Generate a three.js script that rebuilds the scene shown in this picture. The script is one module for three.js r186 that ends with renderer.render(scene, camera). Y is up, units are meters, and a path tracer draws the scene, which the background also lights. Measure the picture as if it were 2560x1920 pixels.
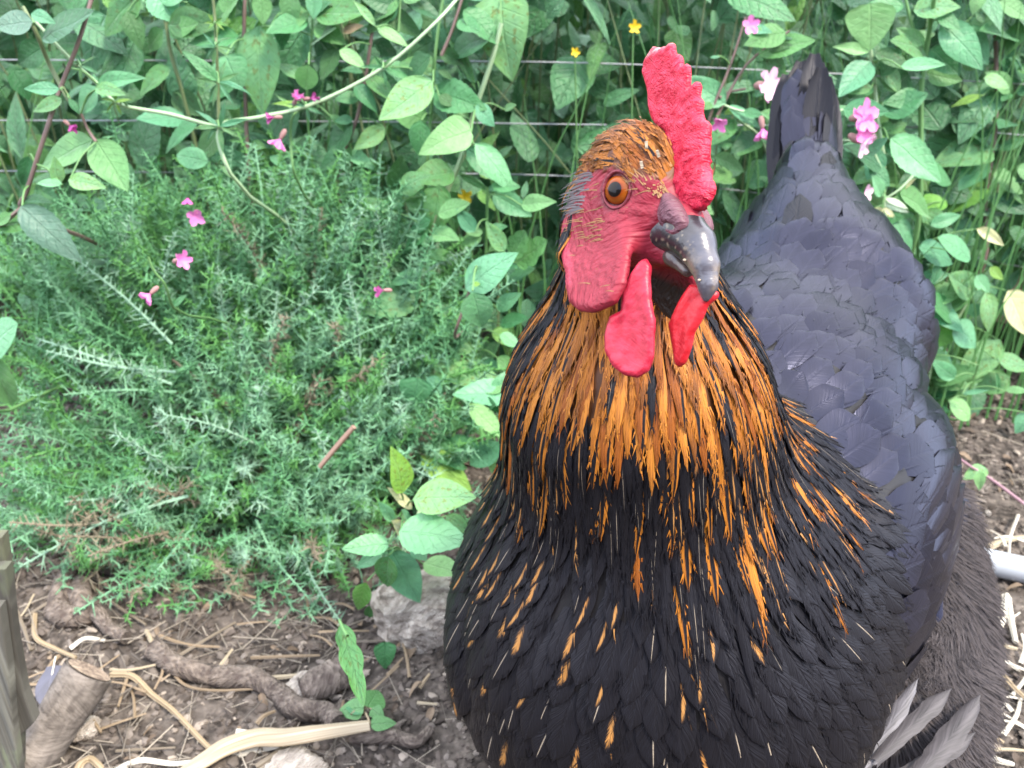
import * as THREE from 'three';
import { mergeGeometries } from 'three/addons/utils/BufferGeometryUtils.js';

// ───────────── camera, sky, sun, exposure ─────────────
const scene = new THREE.Scene();
const TH = THREE.MathUtils.degToRad(27), CT = Math.cos(TH), ST = Math.sin(TH), CAM = new THREE.Vector3(0, 0.5, 0), FPX = 2217;
const camera = new THREE.PerspectiveCamera(2 * Math.atan(960 / FPX) * 180 / Math.PI, 4 / 3, 0.02, 120);
camera.position.copy(CAM); camera.rotation.x = -TH;
camera.focus = 0.33; camera.userData.fStop = 21;
const renderer = new THREE.WebGLRenderer({ antialias: true });
renderer.toneMapping = THREE.LinearToneMapping; renderer.toneMappingExposure = 4.7;
renderer.shadowMap.enabled = true;

// seeded randomness and noise
let SEED = 7;
const rnd = () => { SEED = (SEED + 0x6d2b79f5) | 0; let t = Math.imul(SEED ^ (SEED >>> 15), 1 | SEED); t = (t + Math.imul(t ^ (t >>> 7), 61 | t)) ^ t; return ((t ^ (t >>> 14)) >>> 0) / 4294967296; };
const rr = (a, b) => a + (b - a) * rnd(), pick = (a) => a[Math.floor(rnd() * a.length)];
const hash = (x, y, z) => { let h = Math.imul(x, 374761393) + Math.imul(y, 668265263) + Math.imul(z, 2147483647 ^ 0x5bd1e995); h = Math.imul(h ^ (h >>> 13), 1274126177); return ((h ^ (h >>> 16)) >>> 0) / 4294967296; };
function vn(x, y, z) {
  const i = Math.floor(x), j = Math.floor(y), k = Math.floor(z), s = (t) => t * t * (3 - 2 * t), u = s(x - i), v = s(y - j), w = s(z - k), L = (a, b, t) => a + (b - a) * t;
  return L(L(L(hash(i, j, k), hash(i + 1, j, k), u), L(hash(i, j + 1, k), hash(i + 1, j + 1, k), u), v), L(L(hash(i, j, k + 1), hash(i + 1, j, k + 1), u), L(hash(i, j + 1, k + 1), hash(i + 1, j + 1, k + 1), u), v), w);
}
const fbm = (x, y, z, n = 4) => { let s = 0, a = 0.5, m = 0; for (let i = 0; i < n; i++) { s += a * vn(x, y, z); m += a; x = x * 2.03 + 17; y = y * 2.03 + 5; z = z * 2.03 + 9; a *= 0.5; } return s / m; };
const clamp = (x, a = 0, b = 1) => Math.min(b, Math.max(a, x)), sstep = (a, b, x) => { const t = clamp((x - a) / (b - a)); return t * t * (3 - 2 * t); }, mix = (a, b, t) => a + (b - a) * t;
const V = (x, y, z) => new THREE.Vector3(x, y, z);

{ // an even bright overcast, a little blue between the clouds
  const W = 256, H = 128, d = new Float32Array(W * H * 4);
  for (let j = 0; j < H; j++) for (let i = 0; i < W; i++) {
    const up = ((j + 0.5) / H - 0.5) * Math.PI, az = ((i + 0.5) / W) * 2 * Math.PI, x = Math.cos(up) * Math.cos(az), y = Math.sin(up), z = Math.cos(up) * Math.sin(az);
    const c = sstep(0.35, 0.65, fbm(x * 2.2 + 8, y * 2.2 + 3, z * 2.2 + 5, 5)), g = 0.86 + 0.14 * clamp(y), o = (j * W + i) * 4;
    d[o] = mix(0.72, 1.0, c) * g; d[o + 1] = mix(0.86, 1.02, c) * g; d[o + 2] = mix(1.16, 1.1, c) * g; d[o + 3] = 1;
  }
  const t = new THREE.DataTexture(d, W, H, THREE.RGBAFormat, THREE.FloatType);
  t.mapping = THREE.EquirectangularReflectionMapping; t.magFilter = THREE.LinearFilter; t.needsUpdate = true;
  scene.background = t; scene.environment = t;
}
const sun = new THREE.DirectionalLight(0xfff4e2, 1.5);
sun.position.set(1.3, 2.4, 0.55); sun.target.position.set(0.1, 0.2, -0.5); sun.castShadow = true; sun.shadow.radius = 22;
Object.assign(sun.shadow.camera, { left: -2, right: 2, top: 2, bottom: -2, near: 0.1, far: 8 }); sun.shadow.mapSize.set(2048, 2048);
scene.add(sun, sun.target);

// ───────────── helpers ─────────────
const ray = (px, py) => { const x = (px - 1280) / FPX, y = (960 - py) / FPX; return V(x, y * CT - ST, -CT - y * ST); };        // per metre of depth
const at = (px, py, d) => ray(px, py).multiplyScalar(d).add(CAM);
const atZ = (px, py, z) => { const r = ray(px, py); return r.multiplyScalar(z / r.z).add(CAM); };
const gy = (x, z) => 0.014 * (fbm(x * 9 + 3, 0, z * 9, 3) - 0.5) + 0.006 * (fbm(x * 40, 5, z * 40, 2) - 0.5);
const onG = (px, py, up = 0) => { const r = ray(px, py), p = r.clone().multiplyScalar((up - 0.5) / r.y).add(CAM); p.y = Math.max(gy(p.x, p.z), -0.01) + up; return p; };
const camV = (x, y, z) => V(x, y * CT + z * ST, -y * ST + z * CT);                                                          // camera axes to world
const toCam = (p) => CAM.clone().sub(p).normalize();
const taken = {};
const numbered = (n) => { const k = taken[n] = (taken[n] ?? -1) + 1; return k ? `${n}_${String(k).padStart(3, '0')}` : n; };
function tag(o, label, category, group) { o.userData = { label, category }; if (group) o.userData.group = group; return o; }
function thing(name, label, category, p, group) { const o = new THREE.Group(); o.name = numbered(name); o.position.copy(p); scene.add(o); return tag(o, label, category, group); }
const worldOf = (o) => { const v = V(0, 0, 0); for (; o && o !== scene; o = o.parent) v.add(o.position); return v; };
function part(parent, name, geo, mat, kind) {            // geo in world axes and places
  const o = worldOf(parent); geo.translate(-o.x, -o.y, -o.z);
  const m = new THREE.Mesh(geo, mat); m.name = name; if (kind) m.userData.kind = kind; parent.add(m); return m;
}
function solo(name, geo, mat, label, category, group) {  // a thing of one mesh
  geo.computeBoundingBox(); const c = geo.boundingBox.getCenter(V(0, 0, 0)); c.y = geo.boundingBox.min.y; geo.translate(-c.x, -c.y, -c.z);
  const m = new THREE.Mesh(geo, mat); m.name = numbered(name); m.position.copy(c); scene.add(m); return tag(m, label, category, group);
}
function struct(name, geo, mat, kind = 'structure') { const m = new THREE.Mesh(geo, mat); m.name = name; m.userData.kind = kind; scene.add(m); return m; }
function grid(nu, nv, f) {                                // f(u,v) -> [x,y,z]; indexed sheet with uv
  const p = [], uv = [], ix = [];
  for (let j = 0; j <= nv; j++) for (let i = 0; i <= nu; i++) { const q = f(i / nu, j / nv); p.push(q.x ?? q[0], q.y ?? q[1], q.z ?? q[2]); uv.push(i / nu, j / nv); }
  for (let j = 0; j < nv; j++) for (let i = 0; i < nu; i++) { const a = j * (nu + 1) + i, b = a + 1, c = a + nu + 1, e = c + 1; ix.push(a, b, e, a, e, c); }
  const g = new THREE.BufferGeometry(); g.setAttribute('position', new THREE.Float32BufferAttribute(p, 3)); g.setAttribute('uv', new THREE.Float32BufferAttribute(uv, 2)); g.setIndex(ix); g.computeVertexNormals(); return g;
}
const fuzz = (a) => { let q = V(0, 1, 0).cross(a); if (q.lengthSq() < 1e-8) q = V(1, 0, 0); return q.normalize(); };
function tube(pts, r, seg = 6, n = 0, bump = 0) {         // tapered tube through points; r number or f(t)
  const cv = new THREE.CatmullRomCurve3(pts), N = n || Math.max(2, (pts.length - 1) * 4), R = typeof r === 'function' ? r : () => r, P = [], T = [];
  for (let i = 0; i <= N; i++) { P.push(cv.getPoint(i / N)); T.push(cv.getTangent(i / N)); }
  let s = fuzz(T[0]); const S = T.map((t) => (s = s.clone().addScaledVector(t, -s.dot(t)).normalize()));
  const L = cv.getLength();
  const g = grid(seg, N, (u, v) => { const i = Math.round(v * N), a = u * 2 * Math.PI, b = T[i].clone().cross(S[i]), q = R(v) * (1 + (bump ? bump * (fbm(Math.cos(a) * 1.5 + 9, Math.sin(a) * 1.5 + P[0].x * 300, v * L * 60, 3) - 0.5) : 0)); return P[i].clone().addScaledVector(S[i], Math.cos(a) * q).addScaledVector(b, Math.sin(a) * q); });
  const uv = g.attributes.uv; for (let i = 0; i < uv.count; i++) uv.setY(i, uv.getY(i) * L * 20);
  // caps
  const cap = (k) => { const c = new THREE.CircleGeometry(R(k) * 0.98, seg), i = k ? N : 0, m = new THREE.Matrix4().makeBasis(S[i], T[i].clone().cross(S[i]), T[i].clone()); if (!k) c.rotateY(Math.PI); c.applyMatrix4(m); c.translate(P[i].x, P[i].y, P[i].z); return c; };
  return R(0) > 0.0015 ? mergeGeometries([g, cap(0), cap(1)]) : g;
}
function ribbon(pts, w, nrm, n = 0, fold = 0.25) {        // a bent strip of stalk or blade: w(t) wide, creased along its middle
  const cv = new THREE.CatmullRomCurve3(pts), N = n || (pts.length - 1) * 6, W = typeof w === 'function' ? w : () => w;
  return grid(4, N, (u, v) => { const p = cv.getPoint(v), t = cv.getTangent(v), s = t.clone().cross(nrm).normalize(), m = s.clone().cross(t), k = (u - 0.5) * W(v); return p.addScaledVector(s, k).addScaledVector(m, -Math.abs(k) * fold); });
}
function tint(g, f) { const p = g.attributes.position, c = new Float32Array(p.count * 3), q = V(0, 0, 0); for (let i = 0; i < p.count; i++) { q.fromBufferAttribute(p, i); const k = f(q, i); c[3 * i] = k[0]; c[3 * i + 1] = k[1]; c[3 * i + 2] = k[2]; } g.setAttribute('color', new THREE.BufferAttribute(c, 3)); return g; }
function tex(w, h, f, srgb = true, rep) {                 // f(u,v) -> linear rgb (or grey)
  const d = new Uint8Array(w * h * 4), enc = (x) => Math.round(255 * clamp(srgb ? (x <= 0.0031308 ? x * 12.92 : 1.055 * Math.pow(x, 1 / 2.4) - 0.055) : x));
  for (let j = 0; j < h; j++) for (let i = 0; i < w; i++) { const c = f((i + 0.5) / w, (j + 0.5) / h), o = (j * w + i) * 4; for (let k = 0; k < 3; k++) d[o + k] = enc(typeof c === 'number' ? c : c[k]); d[o + 3] = 255; }
  const t = new THREE.DataTexture(d, w, h); t.magFilter = THREE.LinearFilter; t.minFilter = THREE.LinearMipmapLinearFilter; t.generateMipmaps = true; t.wrapS = t.wrapT = THREE.RepeatWrapping; if (srgb) t.colorSpace = THREE.SRGBColorSpace; if (rep) t.repeat.set(rep[0], rep[1]); t.needsUpdate = true; return t;
}
const phys = (o) => new THREE.MeshPhysicalMaterial({ side: THREE.DoubleSide, ...o });
const lin = (r, g, b) => new THREE.Color().setRGB(r, g, b);
// periodic noise so that repeats meet
const pn = (u, v, n, s = 0) => { const a = u * 2 * Math.PI, b = v * 2 * Math.PI, k = n / 6.283; return fbm(Math.cos(a) * k + s, Math.sin(a) * k + Math.cos(b) * k + 31, Math.sin(b) * k + s * 2, 4); };

// surface nets: the zero set of a distance function as a mesh
function net(f, lo, hi, h) {
  const n = [0, 1, 2].map((k) => Math.ceil((hi.getComponent(k) - lo.getComponent(k)) / h) + 1), [nx, ny, nz] = n, val = new Float32Array(nx * ny * nz), id = (i, j, k) => (k * ny + j) * nx + i, p = V(0, 0, 0);
  for (let k = 0; k < nz; k++) for (let j = 0; j < ny; j++) for (let i = 0; i < nx; i++) val[id(i, j, k)] = f(p.set(lo.x + i * h, lo.y + j * h, lo.z + k * h));
  const vid = new Int32Array(nx * ny * nz).fill(-1), pos = [], ix = [];
  for (let k = 0; k < nz - 1; k++) for (let j = 0; j < ny - 1; j++) for (let i = 0; i < nx - 1; i++) {
    let m = 0, x = 0, y = 0, z = 0, c = 0; const q = [];
    for (let e = 0; e < 8; e++) { const v = val[id(i + (e & 1), j + ((e >> 1) & 1), k + (e >> 2))]; q.push(v); if (v < 0) m |= 1 << e; }
    if (m === 0 || m === 255) continue;
    for (let e = 0; e < 8; e++) for (const b of [1, 2, 4]) if (!(e & b) && (q[e] < 0) !== (q[e | b] < 0)) { const t = q[e] / (q[e] - q[e | b]); x += (e & 1) + (b === 1 ? t : 0); y += ((e >> 1) & 1) + (b === 2 ? t : 0); z += (e >> 2) + (b === 4 ? t : 0); c++; }
    vid[id(i, j, k)] = pos.length / 3; pos.push(lo.x + (i + x / c) * h, lo.y + (j + y / c) * h, lo.z + (k + z / c) * h);
  }
  for (let k = 1; k < nz - 1; k++) for (let j = 1; j < ny - 1; j++) for (let i = 1; i < nx - 1; i++) {
    const a = val[id(i, j, k)] < 0, quad = (w, x, y, z, flip) => (flip ? ix.push(w, y, x, w, z, y) : ix.push(w, x, y, w, y, z));
    if (a !== val[id(i + 1, j, k)] < 0) quad(vid[id(i, j - 1, k - 1)], vid[id(i, j, k - 1)], vid[id(i, j, k)], vid[id(i, j - 1, k)], !a);
    if (a !== val[id(i, j + 1, k)] < 0) quad(vid[id(i - 1, j, k - 1)], vid[id(i - 1, j, k)], vid[id(i, j, k)], vid[id(i, j, k - 1)], !a);
    if (a !== val[id(i, j, k + 1)] < 0) quad(vid[id(i - 1, j - 1, k)], vid[id(i, j - 1, k)], vid[id(i, j, k)], vid[id(i - 1, j, k)], !a);
  }
  const g = new THREE.BufferGeometry(); g.setAttribute('position', new THREE.Float32BufferAttribute(pos, 3)); g.setIndex(ix); g.computeVertexNormals(); return g;
}
const smin = (a, b, k) => { const h = Math.max(k - Math.abs(a - b), 0) / k; return Math.min(a, b) - h * h * k * 0.25; };
const smax = (a, b, k) => -smin(-a, -b, k);
function cone3(p, a, b, ra, rb) { // rounded tapered capsule
  const bx = b.x - a.x, by = b.y - a.y, bz = b.z - a.z, px = p.x - a.x, py = p.y - a.y, pz = p.z - a.z, t = clamp((px * bx + py * by + pz * bz) / (bx * bx + by * by + bz * bz));
  return Math.hypot(px - bx * t, py - by * t, pz - bz * t) - mix(ra, rb, t);
}
const ell = (x, y, z, a, b, c) => { const k = Math.hypot(x / a, y / b, z / c), m = Math.hypot(x / a / a, y / b / b, z / c / c); return m > 1e-9 ? k * (k - 1) / m : -Math.min(a, b, c); };
function poly2(x, y, P) { // signed distance to a polygon
  let d = 1e9, s = 1;
  for (let i = 0, j = P.length - 1; i < P.length; j = i++) {
    const ex = P[j][0] - P[i][0], ey = P[j][1] - P[i][1], wx = x - P[i][0], wy = y - P[i][1], t = clamp((wx * ex + wy * ey) / (ex * ex + ey * ey)), bx = wx - ex * t, by = wy - ey * t; d = Math.min(d, bx * bx + by * by);
    const c1 = y >= P[i][1], c2 = y < P[j][1], c3 = ex * wy > ey * wx; if ((c1 && c2 && c3) || (!c1 && !c2 && !c3)) s = -s;
  }
  return s * Math.sqrt(d);
}

// ───────────── ground ─────────────
const mix3 = (a, b, t) => { t = clamp(t); return [mix(a[0], b[0], t), mix(a[1], b[1], t), mix(a[2], b[2], t)]; };
const soilMap = tex(512, 512, (u, v) => { const n = pn(u, v, 16, 3), m = pn(u, v, 70, 9), k = pn(u, v, 5, 5), c = mix3([0.034, 0.028, 0.024], [0.150, 0.126, 0.107], 0.15 + (n - 0.35) * 1.1 + (m - 0.5) * 1.1); return mix3(c, [0.19, 0.155, 0.13], 0.5 * sstep(0.5, 0.72, k * 0.4 + m * 0.6)); });
const soilBump = tex(512, 512, (u, v) => clamp(0.5 * pn(u, v, 16, 3) + 0.5 * pn(u, v, 80, 9)), false);
{
  const w = (s) => 0.95 * s + 60 * Math.pow(s, 9);
  const g = grid(260, 260, (u, v) => { const x = 0.1 + w(2 * u - 1), z = -0.6 - w(2 * v - 1); return V(x, Math.abs(x) < 3 && Math.abs(z) < 4 ? gy(x, z) + 0.004 * (fbm(x * 130, 2, z * 130, 2) - 0.5) : 0, z); });
  const P = g.attributes.position, uv = g.attributes.uv; for (let i = 0; i < P.count; i++) uv.setXY(i, P.getX(i) / 0.3, P.getZ(i) / 0.3);
  struct('ground', g, phys({ map: soilMap, bumpMap: soilBump, bumpScale: 0.006, roughness: 0.95, specularIntensity: 0.3 }));
}
const barkMap = tex(256, 256, (u, v) => { const n = pn(u, v * 1, 20, 3), s = pn(u * 1, v, 6, 7); return mix3([0.07, 0.052, 0.042], [0.30, 0.245, 0.20], (n - 0.3) * 1.2 + (s - 0.5) * 0.9); });
const barkBump = tex(256, 256, (u, v) => pn(u, v, 22, 3), false);
function instanced(name, geo, mat, list, colours) { // list of Matrix4
  const m = new THREE.InstancedMesh(geo, mat, list.length); list.forEach((q, i) => { m.setMatrixAt(i, q); if (colours) m.setColorAt(i, colours[i]); }); m.name = numbered(name); m.userData.kind = 'stuff'; return m;
}
const TRS = (p, q, s) => new THREE.Matrix4().compose(p, q, s), randQ = () => new THREE.Quaternion().setFromEuler(new THREE.Euler(rr(-3.1, 3.1), rr(-3.1, 3.1), rr(-3.1, 3.1)));
const flatQ = (t) => new THREE.Quaternion().setFromEuler(new THREE.Euler(rr(-t, t), rr(-3.1, 3.1), rr(-t, t), 'YXZ'));
{
  for (let k = 0; k < 3; k++) {
    const g = new THREE.IcosahedronGeometry(1, 1), P = g.attributes.position; for (let i = 0; i < P.count; i++) { const x = P.getX(i), y = P.getY(i), z = P.getZ(i), n = 0.55 + 0.9 * vn(x * 1.7 + k * 9, y * 1.7, z * 1.7); P.setXYZ(i, x * n, y * n * 0.38, z * n * (k === 1 ? 0.4 : 0.7)); } g.computeVertexNormals();
    const L = [], C = [];
    for (let i = 0; i < 9000; i++) { const z = -rr(0.26, 1.0), x = rr(-0.62, 0.72) * (0.6 - z * 0.5), s = 0.0012 + 0.0042 * Math.pow(rnd(), 2.2); L.push(TRS(V(x, gy(x, z) + s * 0.25, z), flatQ(0.6), V(s, s, s))); const t = rnd(), c = t < 0.5 ? mix3([0.042, 0.034, 0.028], [0.115, 0.094, 0.080], rnd()) : t < 0.85 ? mix3([0.09, 0.075, 0.064], [0.18, 0.153, 0.132], rnd()) : mix3([0.20, 0.165, 0.135], [0.30, 0.255, 0.21], rnd()); C.push(lin(...c)); }
    scene.add(instanced('bark_litter', g, phys({ color: lin(1, 1, 1), roughness: 0.9, specularIntensity: 0.3 }), L, C));
  }
  const g = new THREE.CylinderGeometry(1, 0.8, 1, 5); g.rotateX(Math.PI / 2); const L = [], C = [];
  for (let i = 0; i < 1900; i++) { const z = -rr(0.3, 0.85), x = rnd() < 0.75 ? rr(-0.55, -0.1) : rr(-0.1, 0.7), left = x < -0.05, s = rr(0.0002, 0.0006), l = 0.006 + 0.05 * Math.pow(rnd(), 1.6); L.push(TRS(V(x, gy(x, z) + s + 0.003 + rr(0, 0.004), z), flatQ(0.16), V(s, s, l))); C.push(lin(...mix3([0.08, 0.067, 0.056], [0.32, 0.275, 0.215], Math.pow(rnd(), left ? 1.2 : 2)))); }
  scene.add(instanced('straw_litter', g, phys({ color: lin(1, 1, 1), roughness: 0.7 }), L, C));
}

// ───────────── the hen ─────────────
const HEN = V(0.11, 0, -0.41);
const hen = thing('hen', 'black hen with orange laced neck feathers and red comb, standing close and facing right', 'hen', HEN);
const Hc = V(0.044, 0.420, -0.296), Hf = camV(0.48, -0.38, 0.79).normalize();
const Hu = camV(0.05, 1, 0); Hu.addScaledVector(Hf, -Hu.dot(Hf)).normalize();
const Hr = Hf.clone().cross(Hu);
const hw = (a, b, c) => Hc.clone().addScaledVector(Hf, a / 1000).addScaledVector(Hu, b / 1000).addScaledVector(Hr, c / 1000);   // head millimetres to world
const hl = (p) => { const x = p.x - Hc.x, y = p.y - Hc.y, z = p.z - Hc.z; return [1000 * (x * Hf.x + y * Hf.y + z * Hf.z), 1000 * (x * Hu.x + y * Hu.y + z * Hu.z), 1000 * (x * Hr.x + y * Hr.y + z * Hr.z)]; };
const EYE = hw(2.5, 1, 10.5), EYEL = hw(2.5, 1, -10.5), GAZE = Hr.clone().addScaledVector(Hf, 0.42).addScaledVector(Hu, 0.05).normalize();
function plane(P0, n) { // px -> 2d on the plane; 2d + height -> world
  const ex = V(1, 0, 0); ex.addScaledVector(n, -ex.dot(n)).normalize(); const ey = n.clone().cross(ex); if (ey.dot(camV(0, 1, 0)) < 0) ey.negate();
  return { to2: (px, py) => { const r = ray(px, py), t = P0.clone().sub(CAM).dot(n) / r.dot(n), w = r.multiplyScalar(t).add(CAM).sub(P0); return [w.dot(ex), w.dot(ey)]; }, loc: (p) => { const w = p.clone().sub(P0); return [w.dot(ex), w.dot(ey), w.dot(n)]; }, wor: (x, y, z = 0) => P0.clone().addScaledVector(ex, x).addScaledVector(ey, y).addScaledVector(n, z) };
}
const ZA = (L) => L.map(([x, y]) => [1300 + x * 0.28933, 60 + y * 0.28933]), ZB = (L) => L.map(([x, y]) => [1240 + x * 0.3255, 460 + y * 0.3255]);
const LOBE = plane(hw(-6, -19, 14), camV(-0.72, 0.36, 0.6).normalize()), LOBEP = ZB([[560, 330], [535, 440], [545, 560], [575, 660], [575, 760], [600, 880], [660, 935], [760, 945], [900, 880], [960, 760], [990, 600], [1000, 420], [900, 300], [740, 250]]).map(([x, y]) => LOBE.to2(x, y));
const lobeD = (p) => { const [x, y] = LOBE.loc(p); return poly2(x, y, LOBEP); }, lobeSDF = (p) => { const [x, y, z] = LOBE.loc(p), e = poly2(x, y, LOBEP), R = 0.0021; return (e > 0 ? Math.hypot(e, z) : Math.abs(z)) - R + 0.0003 * (fbm(p.x * 420, p.y * 420, p.z * 420, 3) - 0.5); };
const q3 = { x: 0, y: 0, z: 0 };
function headSDF(p) { // metres
  const [a, b, c] = hl(p), m = Math.abs(c); q3.x = a; q3.y = b; q3.z = m;
  let d = ell(a + 4, b - 3, m, 23, 21, 15.5);
  d = smin(d, cone3(q3, { x: 6, y: -3, z: 0 }, { x: 24, y: -2.5, z: 0 }, 11.5, 6.2), 6);
  d = smin(d, cone3(q3, { x: -5, y: 9, z: 9 }, { x: 12, y: 6.5, z: 7 }, 5, 3.5), 5);
  d = smin(d, ell(a - 1, b + 13, m - 6, 15, 10, 8), 7);
  d = smin(d, cone3(q3, { x: 2, y: -14, z: 0 }, { x: 23, y: -14.5, z: 0 }, 8, 3.4), 6);
  d = smin(d, ell(a + 8, b + 8, m - 6, 9, 14, 8), 6);
  d = smax(d, -(Math.hypot(a - 2.5 - 3.5, b - 1, m - 16.5) - 5.0), 2);
  if (b < 2 && b > -50 && m > 2) d = smin(d, 1000 * lobeSDF(hw(a, b, m)), 5);
  return d / 1000;
}
const N0 = hw(-16, -7, 0), N1 = at(1592, 720, 0.362), N2 = at(1592, 1010, 0.385), B1 = V(0.078, 0.182, -0.356), B2 = V(0.13, 0.225, -0.45), B3 = V(0.2, 0.262, -0.535), T0 = at(2010, 690, 0.575), T1 = at(2026, 430, 0.612);
const WINGC = V(0.190, 0.200, -0.385), AX = V(0.55, 0.12, -0.83).normalize(), LAT = V(0.83, 0.1, 0.55); LAT.addScaledVector(AX, -LAT.dot(AX)).normalize(); const UPW = LAT.clone().cross(AX).multiplyScalar(-1); if (UPW.y < 0) UPW.negate();
function wingSDF(p) { const x = p.x - WINGC.x, y = p.y - WINGC.y, z = p.z - WINGC.z; return ell(x * AX.x + y * AX.y + z * AX.z, x * UPW.x + y * UPW.y + z * UPW.z, x * LAT.x + y * LAT.y + z * LAT.z, 0.12, 0.078, 0.04); }
const WINGR = V(0.042, 0.185, -0.41);
function wingRSDF(p) { const x = p.x - WINGR.x, y = p.y - WINGR.y, z = p.z - WINGR.z; return ell(x * AX.x + y * AX.y + z * AX.z, x * UPW.x + y * UPW.y + z * UPW.z, x * LAT.x + y * LAT.y + z * LAT.z, 0.12, 0.075, 0.04); }
const FLUFF = [[at(2262, 1290, 0.585), 0.036], [at(2285, 1480, 0.575), 0.038], [at(2290, 1640, 0.56), 0.036], [at(2262, 1810, 0.54), 0.040]];
let zone = '';
function henSDF(p) {
  const dn = smin(cone3(p, N0, N1, 0.0145, 0.0275), cone3(p, N1, N2, 0.0275, 0.048), 0.012);
  let dt = smin(cone3(p, B1, B2, 0.107, 0.098), cone3(p, B2, B3, 0.098, 0.069), 0.03);
  dt = smin(dt, cone3(p, N2, B1, 0.054, 0.102), 0.03);
  const dr = cone3(p, T0, T1, 0.046, 0.019), dw = wingSDF(p), dx = wingRSDF(p), dh = headSDF(p);
  let df = 1; for (const [c, r] of FLUFF) df = smin(df, p.distanceTo(c) - r, 0.045);
  const db = smin(dt, dr, 0.05);
  let d = smin(dn, db, 0.028);
  zone = dh < dn - 0.001 && dh < 0.02 ? 'head' : dw < db && dw < df ? 'wing' : dx < db ? 'wing_right' : df < db ? 'fluff' : dn < dt + 0.006 ? 'neck' : dr < dt ? 'rump' : 'body';
  d = smin(d, dh, 0.008); d = smin(d, dw, 0.006); d = smin(d, dx, 0.006); return smin(d, df, 0.012);
}
const E1 = 0.0006;
function grad(f, p) { const d = f(p), x = f(V(p.x + E1, p.y, p.z)) - d, y = f(V(p.x, p.y + E1, p.z)) - d, z = f(V(p.x, p.y, p.z + E1)) - d; return V(x, y, z).normalize(); }
function drop(p, off = 0, it = 2) { let n; for (let i = 0; i < it; i++) { const d = henSDF(p); n = grad(henSDF, p); p.addScaledVector(n, off - d); } return n; }

// textures of the plumage: u across the vane, v from root to tip
const barb = (u, v, n, s) => { const q = Math.abs(u - 0.5) * 2, f = v * n - (q - 0.12 * q * q) * n * 0.42 + 0.8 * vn(u * 5, v * 9, s), k = vn(f, s + q * 0.7, u > 0.5 ? 7 : 3), j = vn(f * 2.7, s + 4 + q, u > 0.5 ? 2 : 9), m = vn(u * 6, v * 5, s + 3); return 0.4 * k + 0.25 * j + 0.35 * m; };
const C3 = (a, b, t) => [mix(a[0], b[0], t), mix(a[1], b[1], t), mix(a[2], b[2], t)];
const BLK = [0.0046, 0.0038, 0.0042], BLU = [0.0085, 0.0085, 0.0115], ORA = [0.33, 0.118, 0.014], RUS = [0.15, 0.043, 0.009], TAN = [0.31, 0.175, 0.065], CRM = [0.33, 0.27, 0.20];
const shaft = (u, w) => sstep(w, w * 0.4, Math.abs(u - 0.5));
const LK = {
  black: (u, v) => C3(BLK, BLU, barb(u, v, 40, 1)),
  slate: (u, v) => C3(C3(BLU, [0.017, 0.017, 0.028], barb(u, v, 40, 2)), [0.03, 0.03, 0.042], 0.2 * shaft(u, 0.03)),
  shaft: (u, v) => C3(C3(BLK, BLU, barb(u, v, 40, 3)), CRM, 0.7 * shaft(u, 0.028) * sstep(0.5, 0.6, v) * sstep(0.98, 0.9, v)),
  orange: (u, v) => { const b = barb(u, v, 60, 4); return C3(C3(ORA, RUS, sstep(0.4, 0.75, b)), [0.10, 0.03, 0.01], 0.45 * sstep(0.62, 0.75, b)); },
  amber: (u, v) => LK.orange(u, v).map((x, i) => x * [1.22, 1.3, 1.6][i]),
  rust: (u, v) => LK.orange(u, v).map((x, i) => x * [0.66, 0.55, 0.6][i]),
  laced: (u, v) => { const b = barb(u, v, 50, 5), q = Math.abs(u - 0.5) * 2, k = sstep(0.22, 0.5, q + (b - 0.5) * 0.35 - sstep(0.75, 1, v) * 0.05); return C3(C3(BLK, BLU, b), C3(ORA, RUS, sstep(0.5, 0.8, b)), k); },
  edged: (u, v) => { const b = barb(u, v, 55, 6), k = sstep(0.03, 0.1, u - 0.5 + (b - 0.5) * 0.1) * sstep(0.24, 0.12, u - 0.5 + (b - 0.5) * 0.4) * sstep(0.42, 0.62, v + (b - 0.5) * 0.5) * sstep(0.96, 0.82, v + (b - 0.5) * 0.2); return C3(C3(BLK, BLU, b), C3(TAN, ORA, b), k); },
  fleck: (u, v) => { const b = barb(u, v, 60, 7), q = Math.abs(u - 0.5) * 2, k = sstep(0.26, 0.12, q + (b - 0.5) * 0.6) * sstep(0.5, 0.68, v + (b - 0.5) * 0.5) * sstep(0.96, 0.8, v + (b - 0.5) * 0.2); return C3(C3(BLK, BLU, b), C3(ORA, TAN, 0.3 + 0.5 * b), k); },
  crown: (u, v) => { const b = barb(u, v, 16, 8), k = sstep(0.62, 0.8, v + (b - 0.5) * 0.3) * 0.85; return C3(C3(ORA, RUS, 0.5 * b + 0.12), [0.05, 0.02, 0.012], Math.max(k * 0.6, 0.7 * sstep(0.75, 1, Math.abs(u - 0.5) * 2))); },
};
const featherBump = tex(64, 256, (u, v) => clamp(0.55 * barb(u, v, 55, 11) + 0.3 * shaft(u, 0.06)), false);
LK.slate2 = (u, v) => LK.slate(u, v).map((x, i) => x * [0.5, 0.5, 0.55][i]);
const PL = {};
for (const k in LK) PL[k] = phys({ map: tex(96, 256, LK[k]), roughness: k.startsWith('slate') ? 0.3 : 0.44, bumpMap: featherBump, bumpScale: k.startsWith('slate') ? 0.00022 : 0.0006, specularIntensity: ['orange', 'crown', 'amber', 'rust'].includes(k) ? 0.4 : k.startsWith('slate') ? 0.62 : 0.42, specularColor: k.startsWith('slate') ? lin(0.62, 0.65, 1) : lin(0.9, 0.9, 1) });

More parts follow.
